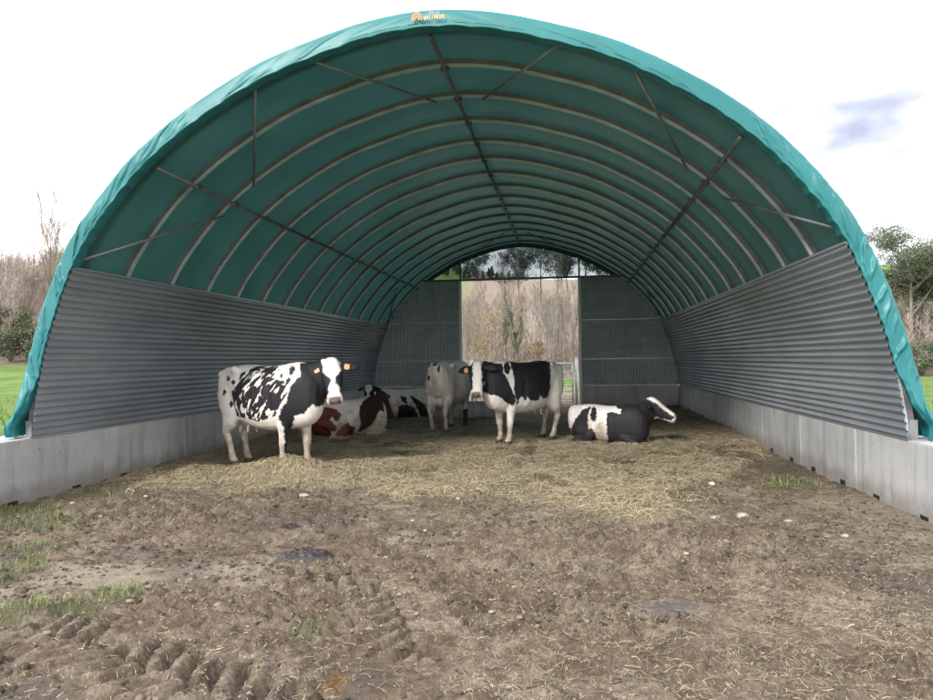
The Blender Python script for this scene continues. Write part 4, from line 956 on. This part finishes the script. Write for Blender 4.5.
def ellipsoid(mb, c, rx, ry, rz, n=12):
    rings = []
    for i in range(1, 8):
        q = math.pi * i / 8 - math.pi / 2; rings.append((V3(c[0], c[1], c[2] + rz * math.sin(q)), V3(0, 1, 0), V3(1, 0, 0), ry * math.cos(q), rx * math.cos(q), rx * math.cos(q), 2))
    loft(mb, rings, n)
TR_ST = [(-.90, 1.31, 1.05, .08), (-.86, 1.36, .88, .17), (-.76, 1.385, .74, .235), (-.62, 1.395, .66, .265), (-.45, 1.42, .61, .285), (-.28, 1.41, .57, .315), (-.08, 1.395, .525, .36), (.12, 1.39, .51, .375), (.30, 1.40, .52, .36), (.45, 1.42, .54, .32), (.58, 1.44, .56, .28), (.70, 1.43, .58, .245), (.82, 1.37, .62, .20), (.91, 1.26, .70, .15), (.96, 1.15, .80, .07)]
LEGS_STAND = dict(
    hind=[(-.57, .13, 1.05, .13, .24), (-.55, .17, .84, .115, .20), (-.59, .185, .66, .080, .12), (-.70, .17, .50, .050, .062), (-.70, .165, .42, .043, .052), (-.655, .16, .26, .033, .038), (-.63, .16, .135, .040, .046), (-.595, .16, .07, .045, .058), (-.575, .16, .005, .052, .07)],
    front=[(.56, .14, 1.05, .09, .20), (.50, .185, .84, .088, .135), (.50, .175, .66, .066, .082), (.515, .165, .46, .052, .056), (.515, .165, .40, .050, .052), (.51, .16, .24, .035, .036), (.515, .16, .125, .042, .044), (.545, .16, .06, .046, .055), (.56, .16, .005, .052, .065)])
LEGS_LIE = dict(
    hind=[(-.58, .13, .46, .14, .24), (-.42, .27, .36, .13, .20), (-.20, .38, .24, .10, .13), (-.40, .42, .12, .06, .065), (-.56, .43, .10, .05, .055), (-.40, .45, .06, .036, .04), (-.22, .46, .05, .04, .045), (-.12, .46, .04, .05, .05)],
    front=[(.56, .14, .46, .09, .20), (.48, .24, .26, .08, .12), (.62, .27, .15, .062, .07), (.80, .25, .09, .055, .058), (.72, .27, .05, .045, .045), (.55, .29, .045, .034, .036), (.44, .29, .045, .042, .042), (.36, .29, .04, .05, .045)])
def sdf_poly(pu, pv, poly):
    P = np.array(poly); d = np.full(pu.shape, 1e9); inside = np.zeros(pu.shape, bool); n = len(P)
    for i in range(n):
        a = P[i]; b = P[(i + 1) % n]; e = b - a; wx = pu - a[0]; wy = pv - a[1]
        t = np.clip((wx * e[0] + wy * e[1]) / (e @ e + 1e-12), 0, 1); d = np.minimum(d, np.hypot(wx - t * e[0], wy - t * e[1]))
        c = ((a[1] > pv) != (b[1] > pv)) & (pu < (b[0] - a[0]) * (pv - a[1]) / (b[1] - a[1] + 1e-12) + a[0]); inside ^= c
    return np.where(inside, d, -d)
def make_cow(label, group, origin, heading, scale, lie, poll, fwd, up, mat_, dark=(), mott=None, head='blaze', headscale=1.0, tags='', leg_shift={}, voxel=.016, z0=.07, neck_w=1.0, tailpts=None, second=None, uddersize=.62, ear_droop=.25, taglabel=None, side_lie=1, extra_white=None, cheek=.8, hthick=1.0):
    """poll, fwd, up in world space; everything is built in the cow's own frame"""
    H = R(heading); O = Vector((origin[0], origin[1], z0)); Rm = Matrix.Rotation(-H, 3, 'Z')
    L_ = lambda p: (Rm @ (Vector(p) - O)) / scale
    pl = L_(poll); f = (Rm @ Vector(fwd)).normalized(); u = Rm @ Vector(up); u = (u - f * u.dot(f)).normalized(); s = f.cross(u)
    mb = MB(); dz = -.575 if lie else 0.0; X_, Y_, Z_ = V3(1, 0, 0), V3(0, 1, 0), V3(0, 0, 1)
    rings = []
    for x, zt, zb, hw in TR_ST:
        if lie: zb = max(zb + dz, .02 + .0 * x); zt = zt + dz; hw *= 1.12
        else: pass
        cz = zb + (zt - zb) * .46; lean = .05 * side_lie if lie else 0
        rings.append((V3(x, lean * (1 - (cz / .8)), cz), Y_, Z_, hw, zt - cz, cz - zb, 2.35))
    loft(mb, rings, 28)
    for sy in (1, -1):                                       # hooks, pins, shoulder blade
        ellipsoid(mb, (-.44, sy * .215, 1.345 + dz), .075, .06, .055); ellipsoid(mb, (-.83, sy * .12, 1.27 + dz), .06, .05, .06)
        ellipsoid(mb, (.52, sy * .15, 1.12 + dz), .15, .12, .30)
        ellipsoid(mb, (-.62, sy * .14, 1.0 + dz), .20, .13, .28)
    # neck
    n0 = V3(.52, 0, 1.10 + dz); n3 = pl - u * (.125) * headscale + f * .03
    dirh = (n3 - n0); c1 = n0 + V3(.30, 0, .06); back = (-f * .35 + V3(0, 0, -.1)) ; c2 = n3 - (n3 - c1).normalized() * .16 - u * .02
    rings = []
    for i in range(9):
        t = i / 8; q = n0 * (1-t)**3 + c1 * 3*t*(1-t)**2 + c2 * 3*t*t*(1-t) + n3 * t**3
        dq = (c1 - n0) * 3*(1-t)**2 + (c2 - c1) * 6*t*(1-t) + (n3 - c2) * 3*t*t; T = dq.normalized()
        ss_ = Z_.cross(T); ss_ = ss_.normalized() if ss_.length > .1 else Y_; uu = T.cross(ss_)
        w_ = np.interp(t, [0, .3, .7, 1], [.22, .17, .12, .092]) * neck_w; h_ = np.interp(t, [0, .3, .7, 1], [.36, .30, .215, .165])
        rings.append((q, ss_, uu, w_, h_ * .95, h_ * 1.08, 2.2))
    loft(mb, rings, 20)
    # head
    k = headscale
    HR = [(-.075, .035, -.09, .03, .03), (-.05, .07, -.075, .07, .065), (.0, .092, -.05, .095, .09), (.07, .108, -.045, .095, .105), (.15, .122, -.05, .090, .13), (.20, .120, -.055, .082, .135), (.27, .106, -.06, .074, .125), (.34, .092, -.065, .068, .105), (.41, .088, -.07, .066, .090), (.46, .096, -.075, .066, .084), (.50, .094, -.08, .060, .074), (.53, .066, -.085, .04, .05)]
    hp = lambda t, a, b: pl + (f * t + s * a + u * b) * k
    loft(mb, [(hp(t, 0, cu_), s, u, w_ * k, hu * k * (.6 + .4 * hthick), hd * k * hthick, 2.3) for t, w_, cu_, hu, hd in HR], 20)
    for sy in (1, -1):                                       # ears, brow
        ed = (s * sy * .94 - u * .12 + f * ear_droop).normalized(); wd = (f - ed * f.dot(ed)).normalized(); th = ed.cross(wd)
        loft(mb, [(hp(.03, sy * .085, -.05) + ed * (q * k), wd, th, w_ * k, .019 * k, .019 * k, 2) for q, w_ in ((-.02, .025), (.04, .032), (.09, .062), (.15, .068), (.20, .048), (.24, .018))], 12)
    for nm in ('hind', 'front'):
        for sy in (1, -1):
            src = (LEGS_LIE if lie else LEGS_STAND)[nm]; dx, dy = leg_shift.get((nm, sy), (0, 0)); pts = []
            if lie and sy != side_lie and nm == 'hind': src = [(p[0] - (.0), p[1] * .75, p[2], p[3], p[4]) for p in src]
            for p in src:
                kf = np.clip((.95 - p[2]) / .8, 0, 1) if not lie else 0; pts.append((p[0] + dx * kf, sy * (p[1] + dy * kf * sy), p[2], p[3] * 1.22, p[4] * 1.2))
            limb(mb, pts)
    if not lie:
        ellipsoid(mb, (-.42, 0, .66), .22 * uddersize, .15 * uddersize, .17 * uddersize)
        for tx in (-.34, -.50):
            for sy in (1, -1): limb(mb, [(tx, sy * .07, .56, .03, .03), (tx, sy * .075, .49, .018, .018), (tx, sy * .075, .45, .014, .014)], 8)
    tp = tailpts or ([(-.86, 0, 1.34, .045, .045), (-.93, .01, 1.22, .028, .03), (-.94, .015, 1.0, .022, .022), (-.93, .02, .78, .02, .02), (-.92, .02, .62, .034, .034), (-.92, .02, .48, .045, .045), (-.92, .02, .36, .014, .014)] if not lie else
        [(-.86, 0, .76, .045, .045), (-.95, .03, .62, .03, .03), (-1.0, .10, .36, .022, .022), (-.98, .2, .12, .022, .022), (-.86, .3, .06, .035, .035), (-.7, .36, .05, .02, .02)])
    limb(mb, tp, 8)
    tmp = mb.build('body', mat_, None, False)
    if cheek:
        ck = MB(); V0 = len(mb.v); rr_ = []
        for i in range(1, 8):
            q = math.pi * i / 8 - math.pi / 2; rr_.append((hp(.12 + .15 * math.sin(q), 0, -.13), s, u, .085 * math.cos(q) * k * cheek ** .3, .11 * math.cos(q) * k * cheek, .11 * math.cos(q) * k * cheek, 2))
        loft(mb, rr_, 14); bpy.data.objects.remove(tmp); tmp = mb.build('body', mat_, None, False)
    rm = tmp.modifiers.new('r', 'REMESH'); rm.mode = 'VOXEL'; rm.voxel_size = voxel
    sm = tmp.modifiers.new('s', 'SMOOTH'); sm.factor = .5; sm.iterations = 4
    bpy.context.view_layer.update(); dg = bpy.context.evaluated_depsgraph_get(); me = bpy.data.meshes.new_from_object(tmp.evaluated_get(dg))
    bpy.data.objects.remove(tmp)
    nv = len(me.vertices); co = np.empty(nv * 3, np.float32); me.vertices.foreach_get('co', co); co = co.reshape(-1, 3).astype(float)
    me.polygons.foreach_set('use_smooth', [True] * len(me.polygons))
    # hide relief: ribs, flank hollow, loose folds on the neck
    X3, Y3, Z3 = co[:, 0], co[:, 1], co[:, 2] - dz; sgn = np.sign(Y3)
    side_ = sstep(.15, .25, np.abs(Y3)) if not lie else sstep(.2, .3, np.abs(Y3))
    rib_ = np.sin((X3 + .25 * Z3) * 2 * np.pi / .105) * .0022 * sstep(-.25, -.1, X3) * sstep(.5, .35, X3) * sstep(.62, .8, Z3) * sstep(1.3, 1.15, Z3)
    hol = -.035 * np.exp(-(((X3 + .24) / .10) ** 2 + ((Z3 - 1.24) / .10) ** 2)) - .02 * np.exp(-(((X3 + .66) / .07) ** 2 + ((Z3 - 1.27) / .07) ** 2)) - .018 * np.exp(-(((X3 - .36) / .05) ** 2 + ((Z3 - .95) / .25) ** 2)) - .02 * np.exp(-(((X3 + .36) / .06) ** 2 + ((Z3 - .78) / .12) ** 2))
    fold = .010 * (fbm(X3 * 7 + Z3 * 3, Z3 * 5 + Y3 * 4, 3, 4) - .5) * 1.6
    co[:, 1] += sgn * side_ * (rib_ + hol) + sgn * fold * side_; co[:, 2] += .012 * (fbm(X3 * 4, Y3 * 6, 3, 6) - .5) * sstep(1.2, 1.3, Z3)
    me.vertices.foreach_set('co', co.astype(np.float32).ravel()); me.update()
    # colouring, all of it in the animal's own frame
    dv = L_(CAM) * scale; ov = np.array([0, 0, .8]) ; dv = Vector((dv.x, dv.y, dv.z - .8 * scale)).normalized() * -1
    e1 = dv.cross(Z_).normalized(); e2 = e1.cross(dv)
    cw = co * scale; pu = cw @ np.array(e1); pv = cw @ np.array(e2)
    hd_ = co - np.array(pl); t_ = hd_ @ np.array(f) / k; a_ = hd_ @ np.array(s) / k; u_ = hd_ @ np.array(u) / k
    dark_a = np.full(nv, -.2)
    for P in dark: dark_a = np.maximum(dark_a, sdf_poly(pu, pv, P))
    mott_a = sdf_poly(pu, pv, mott) if mott else np.full(nv, -.2)
    pink = np.zeros(nv); nose = np.zeros(nv)
    ishead = (t_ > -.09) & (t_ < .6) & (np.abs(a_) < .16) & (u_ > -.20 - .0 * t_) & (u_ < .12)
    ear = (t_ > -.06) & (t_ < .2) & (np.abs(a_) > .118) & (np.abs(a_) < .36) & (u_ > -.22) & (u_ < .12)
    aa = np.abs(a_)
    if head == 'blaze': hs = aa - np.interp(t_, [-.09, .03, .09, .17, .26, .40, .44, .6], [.125, .125, .115, .065, .042, .05, .10, .16]) + .02 * np.sin(t_ * 30)
    elif head == 'wide': hs = (a_ * 1.0 - np.interp(t_, [-.09, .0, .15, .3, .42, .46, .6], [.06, .05, .045, .05, .055, .12, .14])); hs = np.maximum(hs, -a_ - np.interp(t_, [-.09, .1, .3, .42, .6], [.075, .085, .085, .14, .2]))
    elif head == 'patchy': hs = np.minimum(np.minimum(np.interp(t_, [-.1, .0, .07, .15, .27, .41, .5], [-.05, .0, .0, .005, -.025, -.045, -.05]) - u_, u_ - np.interp(t_, [-.1, 0, .15, .27, .41, .5], [-.4, -.30, -.22, -.19, -.155, -.12])), np.interp(t_, [-.1, .0, .44, .49, .6], [.05, .05, .05, -.01, -.1]))
    elif head == 'dark': hs = np.full(nv, .1)
    dark_a = np.where(ishead, np.clip(hs, -.1, .1), dark_a)
    dark_a = np.where(ear, .1, dark_a)
    if head != 'dark': nose = sstep(.455, .475, t_) * sstep(.085, .06, aa) * sstep(-.10, -.075, u_) * ishead
    else: nose = np.zeros(nv)
    z = co[:, 2]
    if not lie:
        pink = (.35 + .5 * (uddersize > 1)) * sstep(.25, .16, np.hypot((co[:, 0] + .42), co[:, 1] * 1.2)) * sstep(.74, .62, z); pink = np.maximum(pink, .5 * sstep(-.80, -.86, co[:, 0]) * sstep(.10, .04, np.abs(co[:, 1])) * sstep(.7, .8, z) * sstep(1.2, 1.1, z))
    hoof = sstep(.085, .07, z) * (1 if not lie else 0)
    if not lie: swi = sstep(.66, .56, z) * sstep(-.84, -.87, co[:, 0]) * .6; hoof = np.maximum(hoof, swi)
    sec = np.zeros(nv) if second is None else second(co)
    for nm, arr in (('dark', dark_a), ('mott', mott_a), ('pink', pink), ('nose', nose), ('hoof', hoof), ('second', sec)):
        at = me.attributes.new(nm, 'FLOAT', 'POINT'); at.data.foreach_set('value', np.asarray(arr, np.float32) + np.zeros(nv, np.float32))
    root = empty('cow', tuple(O), H); root.scale = (scale,) * 3; tag(root, label, 'cow', group)
    me.name = 'body'; bo = bpy.data.objects.new('body', me); col.objects.link(bo); bo.parent = root
    for sy in (1, -1):
        eb = MB(); c = hp(.145, sy * .112, -.03); ellipsoid(eb, tuple(c), .024 * k, .024 * k, .022 * k, 12); eb.build('eye', M['eye'], root, True)
        nb = MB(); c = hp(.512, sy * .044, -.045); ellipsoid(nb, tuple(c), .016 * k, .011 * k, .012 * k, 8); nb.build('nostril', M['eye'], root, True)
        if ('L' in tags and sy < 0) or ('R' in tags and sy > 0):
            ed = (s * sy * .94 - u * .12 + f * ear_droop).normalized(); wd = (f - ed * f.dot(ed)).normalized(); th = ed.cross(wd)
            if th.dot(u) < 0: th = -th
            c = hp(.03, sy * .085, -.05) + ed * (.10 * k) + th * .022; tb = MB()
            P = [c + ed * a + wd * b for a, b in ((-.03, -.005), (.03, -.005), (.036, .055), (.02, .075), (-.02, .075), (-.036, .055))]
            tb.add(P + [p + th * .004 for p in P], [tuple(range(6)), tuple(range(6, 12))[::-1]] + [(i, (i+1) % 6, 6 + (i+1) % 6, 6 + i) for i in range(6)]); tb.build('ear_tag', M['tag'], root)
    return root
BLACK = (0.018, 0.017, 0.021)
m_bw = cow_mats('black_white_hide', BLACK)
m_dirty = cow_mats('dirty_white_hide', (0.03, 0.026, 0.026), None, (0.76, 0.68, 0.63))
m_red = cow_mats('red_white_hide', (0.115, 0.034, 0.022), (0.030, 0.015, 0.013), (0.72, 0.68, 0.63))
PATCH = {
  'A dark': [[(0.58,1.33),(0.5,1.27),(0.43,1.2),(0.34,1.18),(0.27,1.07),(0.23,0.88),(0.15,0.79),(0.12,0.65),(0.19,0.53),(0.19,0.34),(0.2,0.22),(0.25,0.21),(0.26,0.43),(0.3,0.57),(0.33,0.69),(0.45,0.73),(0.54,0.84),(0.64,0.8),(0.73,0.87),(0.79,0.94),(0.83,1.06),(0.84,1.42),(0.65,1.4)],[(-0.51,1.23),(-0.52,1.2),(-0.54,1.19),(-0.56,1.2),(-0.57,1.23),(-0.56,1.26),(-0.54,1.27),(-0.52,1.26)],[(-0.57,1.05),(-0.58,1.01),(-0.6,1.0),(-0.61,1.01),(-0.62,1.05),(-0.61,1.08),(-0.6,1.09),(-0.58,1.08)],[(-0.43,1.18),(-0.44,1.16),(-0.46,1.15),(-0.49,1.16),(-0.5,1.18),(-0.49,1.2),(-0.46,1.21),(-0.44,1.2)],[(-0.48,0.88),(-0.48,0.85),(-0.5,0.83),(-0.52,0.85),(-0.53,0.88),(-0.52,0.91),(-0.5,0.93),(-0.48,0.91)],[(0.33,1.27),(0.29,1.24),(0.26,1.23),(0.25,1.26),(0.26,1.31),(0.29,1.35),(0.33,1.35),(0.34,1.32)],[(0.19,1.23),(0.18,1.21),(0.16,1.2),(0.15,1.21),(0.14,1.23),(0.15,1.25),(0.17,1.26),(0.18,1.25)],[(0.27,1.14),(0.25,1.11),(0.22,1.1),(0.21,1.13),(0.22,1.17),(0.24,1.2),(0.27,1.21),(0.28,1.18)]],
  'A mott': [[(-0.39,1.29),(-0.07,1.42),(0.11,1.4),(0.14,1.31),(0.04,1.21),(0.15,1.16),(0.27,1.19),(0.23,0.98),(0.15,0.86),(0.08,0.7),(-0.13,0.63),(-0.43,0.71),(-0.47,0.9),(-0.5,1.07),(-0.39,1.21)]],
  'F': [[(-0.35,1.55),(-0.21,1.56),(-0.02,1.55),(0.26,1.5),(0.43,1.44),(0.46,1.32),(0.45,0.98),(0.4,0.77),(0.28,0.76),(0.25,0.83),(0.24,0.74),(0.15,0.72),(0.08,0.73),(0.04,0.82),(0.03,0.73),(-0.02,0.72),(-0.05,0.82),(-0.09,0.76),(-0.12,0.67),(-0.14,0.65),(-0.14,0.73),(-0.18,0.88),(-0.17,1.06),(-0.21,1.22),(-0.24,1.35)],[(-0.76,1.65),(-0.66,1.77),(-0.61,1.6),(-0.55,1.44),(-0.53,1.2),(-0.45,1.28),(-0.37,1.22),(-0.29,1.09),(-0.24,0.96),(-0.18,0.83),(-0.15,0.72),(-0.21,0.63),(-0.3,0.69),(-0.4,0.77),(-0.48,0.81),(-0.61,0.84),(-0.71,0.88),(-0.71,0.78),(-0.76,0.74),(-0.81,0.78),(-0.81,0.86),(-0.93,0.96)],[(-0.23,1.27),(-0.25,1.19),(-0.29,1.16),(-0.34,1.2),(-0.35,1.27),(-0.34,1.35),(-0.29,1.38),(-0.25,1.35)]],
  'D': [[(-0.25,1.33),(-0.26,1.3),(-0.29,1.29),(-0.32,1.3),(-0.33,1.33),(-0.32,1.36),(-0.29,1.37),(-0.26,1.36)],[(-0.19,1.23),(-0.19,1.18),(-0.21,1.16),(-0.23,1.18),(-0.24,1.24),(-0.23,1.29),(-0.21,1.31),(-0.19,1.29)],[(-0.38,1.06),(-0.39,1.02),(-0.41,1.0),(-0.43,1.02),(-0.43,1.06),(-0.43,1.1),(-0.41,1.12),(-0.39,1.1)],[(0.0,0.3),(-0.01,0.26),(-0.04,0.25),(-0.06,0.27),(-0.07,0.3),(-0.06,0.34),(-0.04,0.35),(-0.01,0.33)],[(0.07,0.42),(0.4,0.42),(0.39,-0.06),(0.15,-0.06),(0.12,0.25)]],
  'G': [[(-0.27,0.64),(-0.31,0.53),(-0.33,0.37),(-0.31,0.26),(-0.26,0.27),(-0.22,0.22),(-0.15,0.06),(-0.62,0.02),(-0.62,0.24),(-0.56,0.39),(-0.42,0.58)],[(-0.17,0.51),(-0.19,0.41),(-0.23,0.37),(-0.27,0.41),(-0.28,0.51),(-0.26,0.6),(-0.22,0.64),(-0.18,0.6)],[(0.14,0.68),(0.56,0.7),(0.98,0.95),(0.84,0.62),(0.74,0.36),(0.68,0.18),(0.60,0.04),(0.23,0.05),(0.01,0.01),(-0.01,0.31),(-0.01,0.51),(0.04,0.55),(0.21,0.52),(0.23,0.58),(0.15,0.62)]],
  'C': [[(-0.14,0.59),(0.01,0.55),(0.05,0.34),(-0.11,0.47)],[(-0.18,0.34),(0.01,0.37),(0.23,0.26),(0.32,0.03),(-0.21,0.04)],[(0.08,0.61),(0.24,0.53),(0.48,0.35),(0.61,0.02),(0.38,0.03),(0.27,0.3)]],
  'B': [[(-0.7,0.66),(-0.4,0.61),(-0.19,0.56),(-0.09,0.47),(-0.1,0.36),(-0.2,0.33),(-0.24,0.42),(-0.29,0.36),(-0.16,0.21),(-0.19,0.13),(-0.3,0.16),(-0.26,0.07),(-0.51,-0.04),(-0.73,-0.03)],[(-0.07,0.23),(0.04,0.3),(0.1,0.22),(0.17,0.2),(0.13,0.07),(-0.02,0.02),(-0.21,0.07),(-0.16,0.14)],[(0.27,0.6),(0.34,0.7),(0.51,0.84),(0.75,0.78),(0.74,0.48),(0.65,0.51),(0.59,0.37),(0.48,0.21),(0.39,0.17),(0.27,0.1),(0.23,0.14),(0.29,0.26),(0.25,0.46)]],
}

make_cow('mottled black and white cow standing at the left by the wall, two orange ear tags', None, (-2.73, 2.24), -25, 1.0, False,
    (-1.72, 1.90, 1.515), (.22, -.42, -.88), (.20, -.80, .45), m_bw, PATCH['A dark'], PATCH['A mott'][0], 'blaze', 1.12, 'LR', {('front', 1): (.06, 0), ('front', -1): (-.08, 0), ('hind', 1): (-.02, 0), ('hind', -1): (.06, 0)}, .0145, z0=.06)
make_cow('black saddled white cow standing side on before the doorway, white faced, looking out', None, (.615, 5.42), -128.6, 1.0, False,
    (-.13, 4.60, 1.44), (.0, -.40, -.88), (-.16, -.85, .40), m_bw, PATCH['F'], None, 'wide', 1.08, 'R', {('front', 1): (.07, 0), ('front', -1): (-.05, 0), ('hind', 1): (.05, 0), ('hind', -1): (-.04, 0)}, .0165, z0=.05)
make_cow('mostly white cow standing with its rump and pink udder to the viewer', None, (-1.07, 7.58), 80, 1.0, False,
    (-.75, 8.75, 1.30), (.5, .6, -.6), (.2, .5, .8), m_dirty, PATCH['D'], None, 'dark', 1.0, '', {('hind', 1): (.03, .02), ('hind', -1): (-.08, 0)}, .018, z0=.05, uddersize=1.25)
make_cow('black and white cow lying at the right, head raised in profile', None, (2.02, 5.35), -33, .80, True,
    (2.72, 5.12, .80), (.84, -.24, -.50), (.5, -.15, .85), m_bw, PATCH['G'], None, 'patchy', 1.24, 'L', {}, .0165, z0=.03, side_lie=-1, cheek=1.7, neck_w=1.1, hthick=1.25)
make_cow('red brown and white cow lying behind the mottled cow, dark head turned right', 'cows lying at the back left', (-2.94, 6.4), 42, .9, True,
    (-2.36, 7.0, .86), (.46, -.12, -.86), (.70, -.3, .6), m_red, PATCH['B'], None, 'dark', 1.12, '', {}, .018, z0=.02, second=lambda c: sstep(-.3, .15, c[:, 0]), side_lie=-1)
make_cow('black and white cow lying in the far left corner, white face towards the viewer', 'cows lying at the back left', (-2.74, 10.8), 205, .9, True,
    (-3.62, 10.45, .88), (.12, -.45, -.75), (.1, -.8, .45), m_bw, PATCH['C'], None, 'blaze', 1.0, '', {}, .02, z0=.02, side_lie=1)
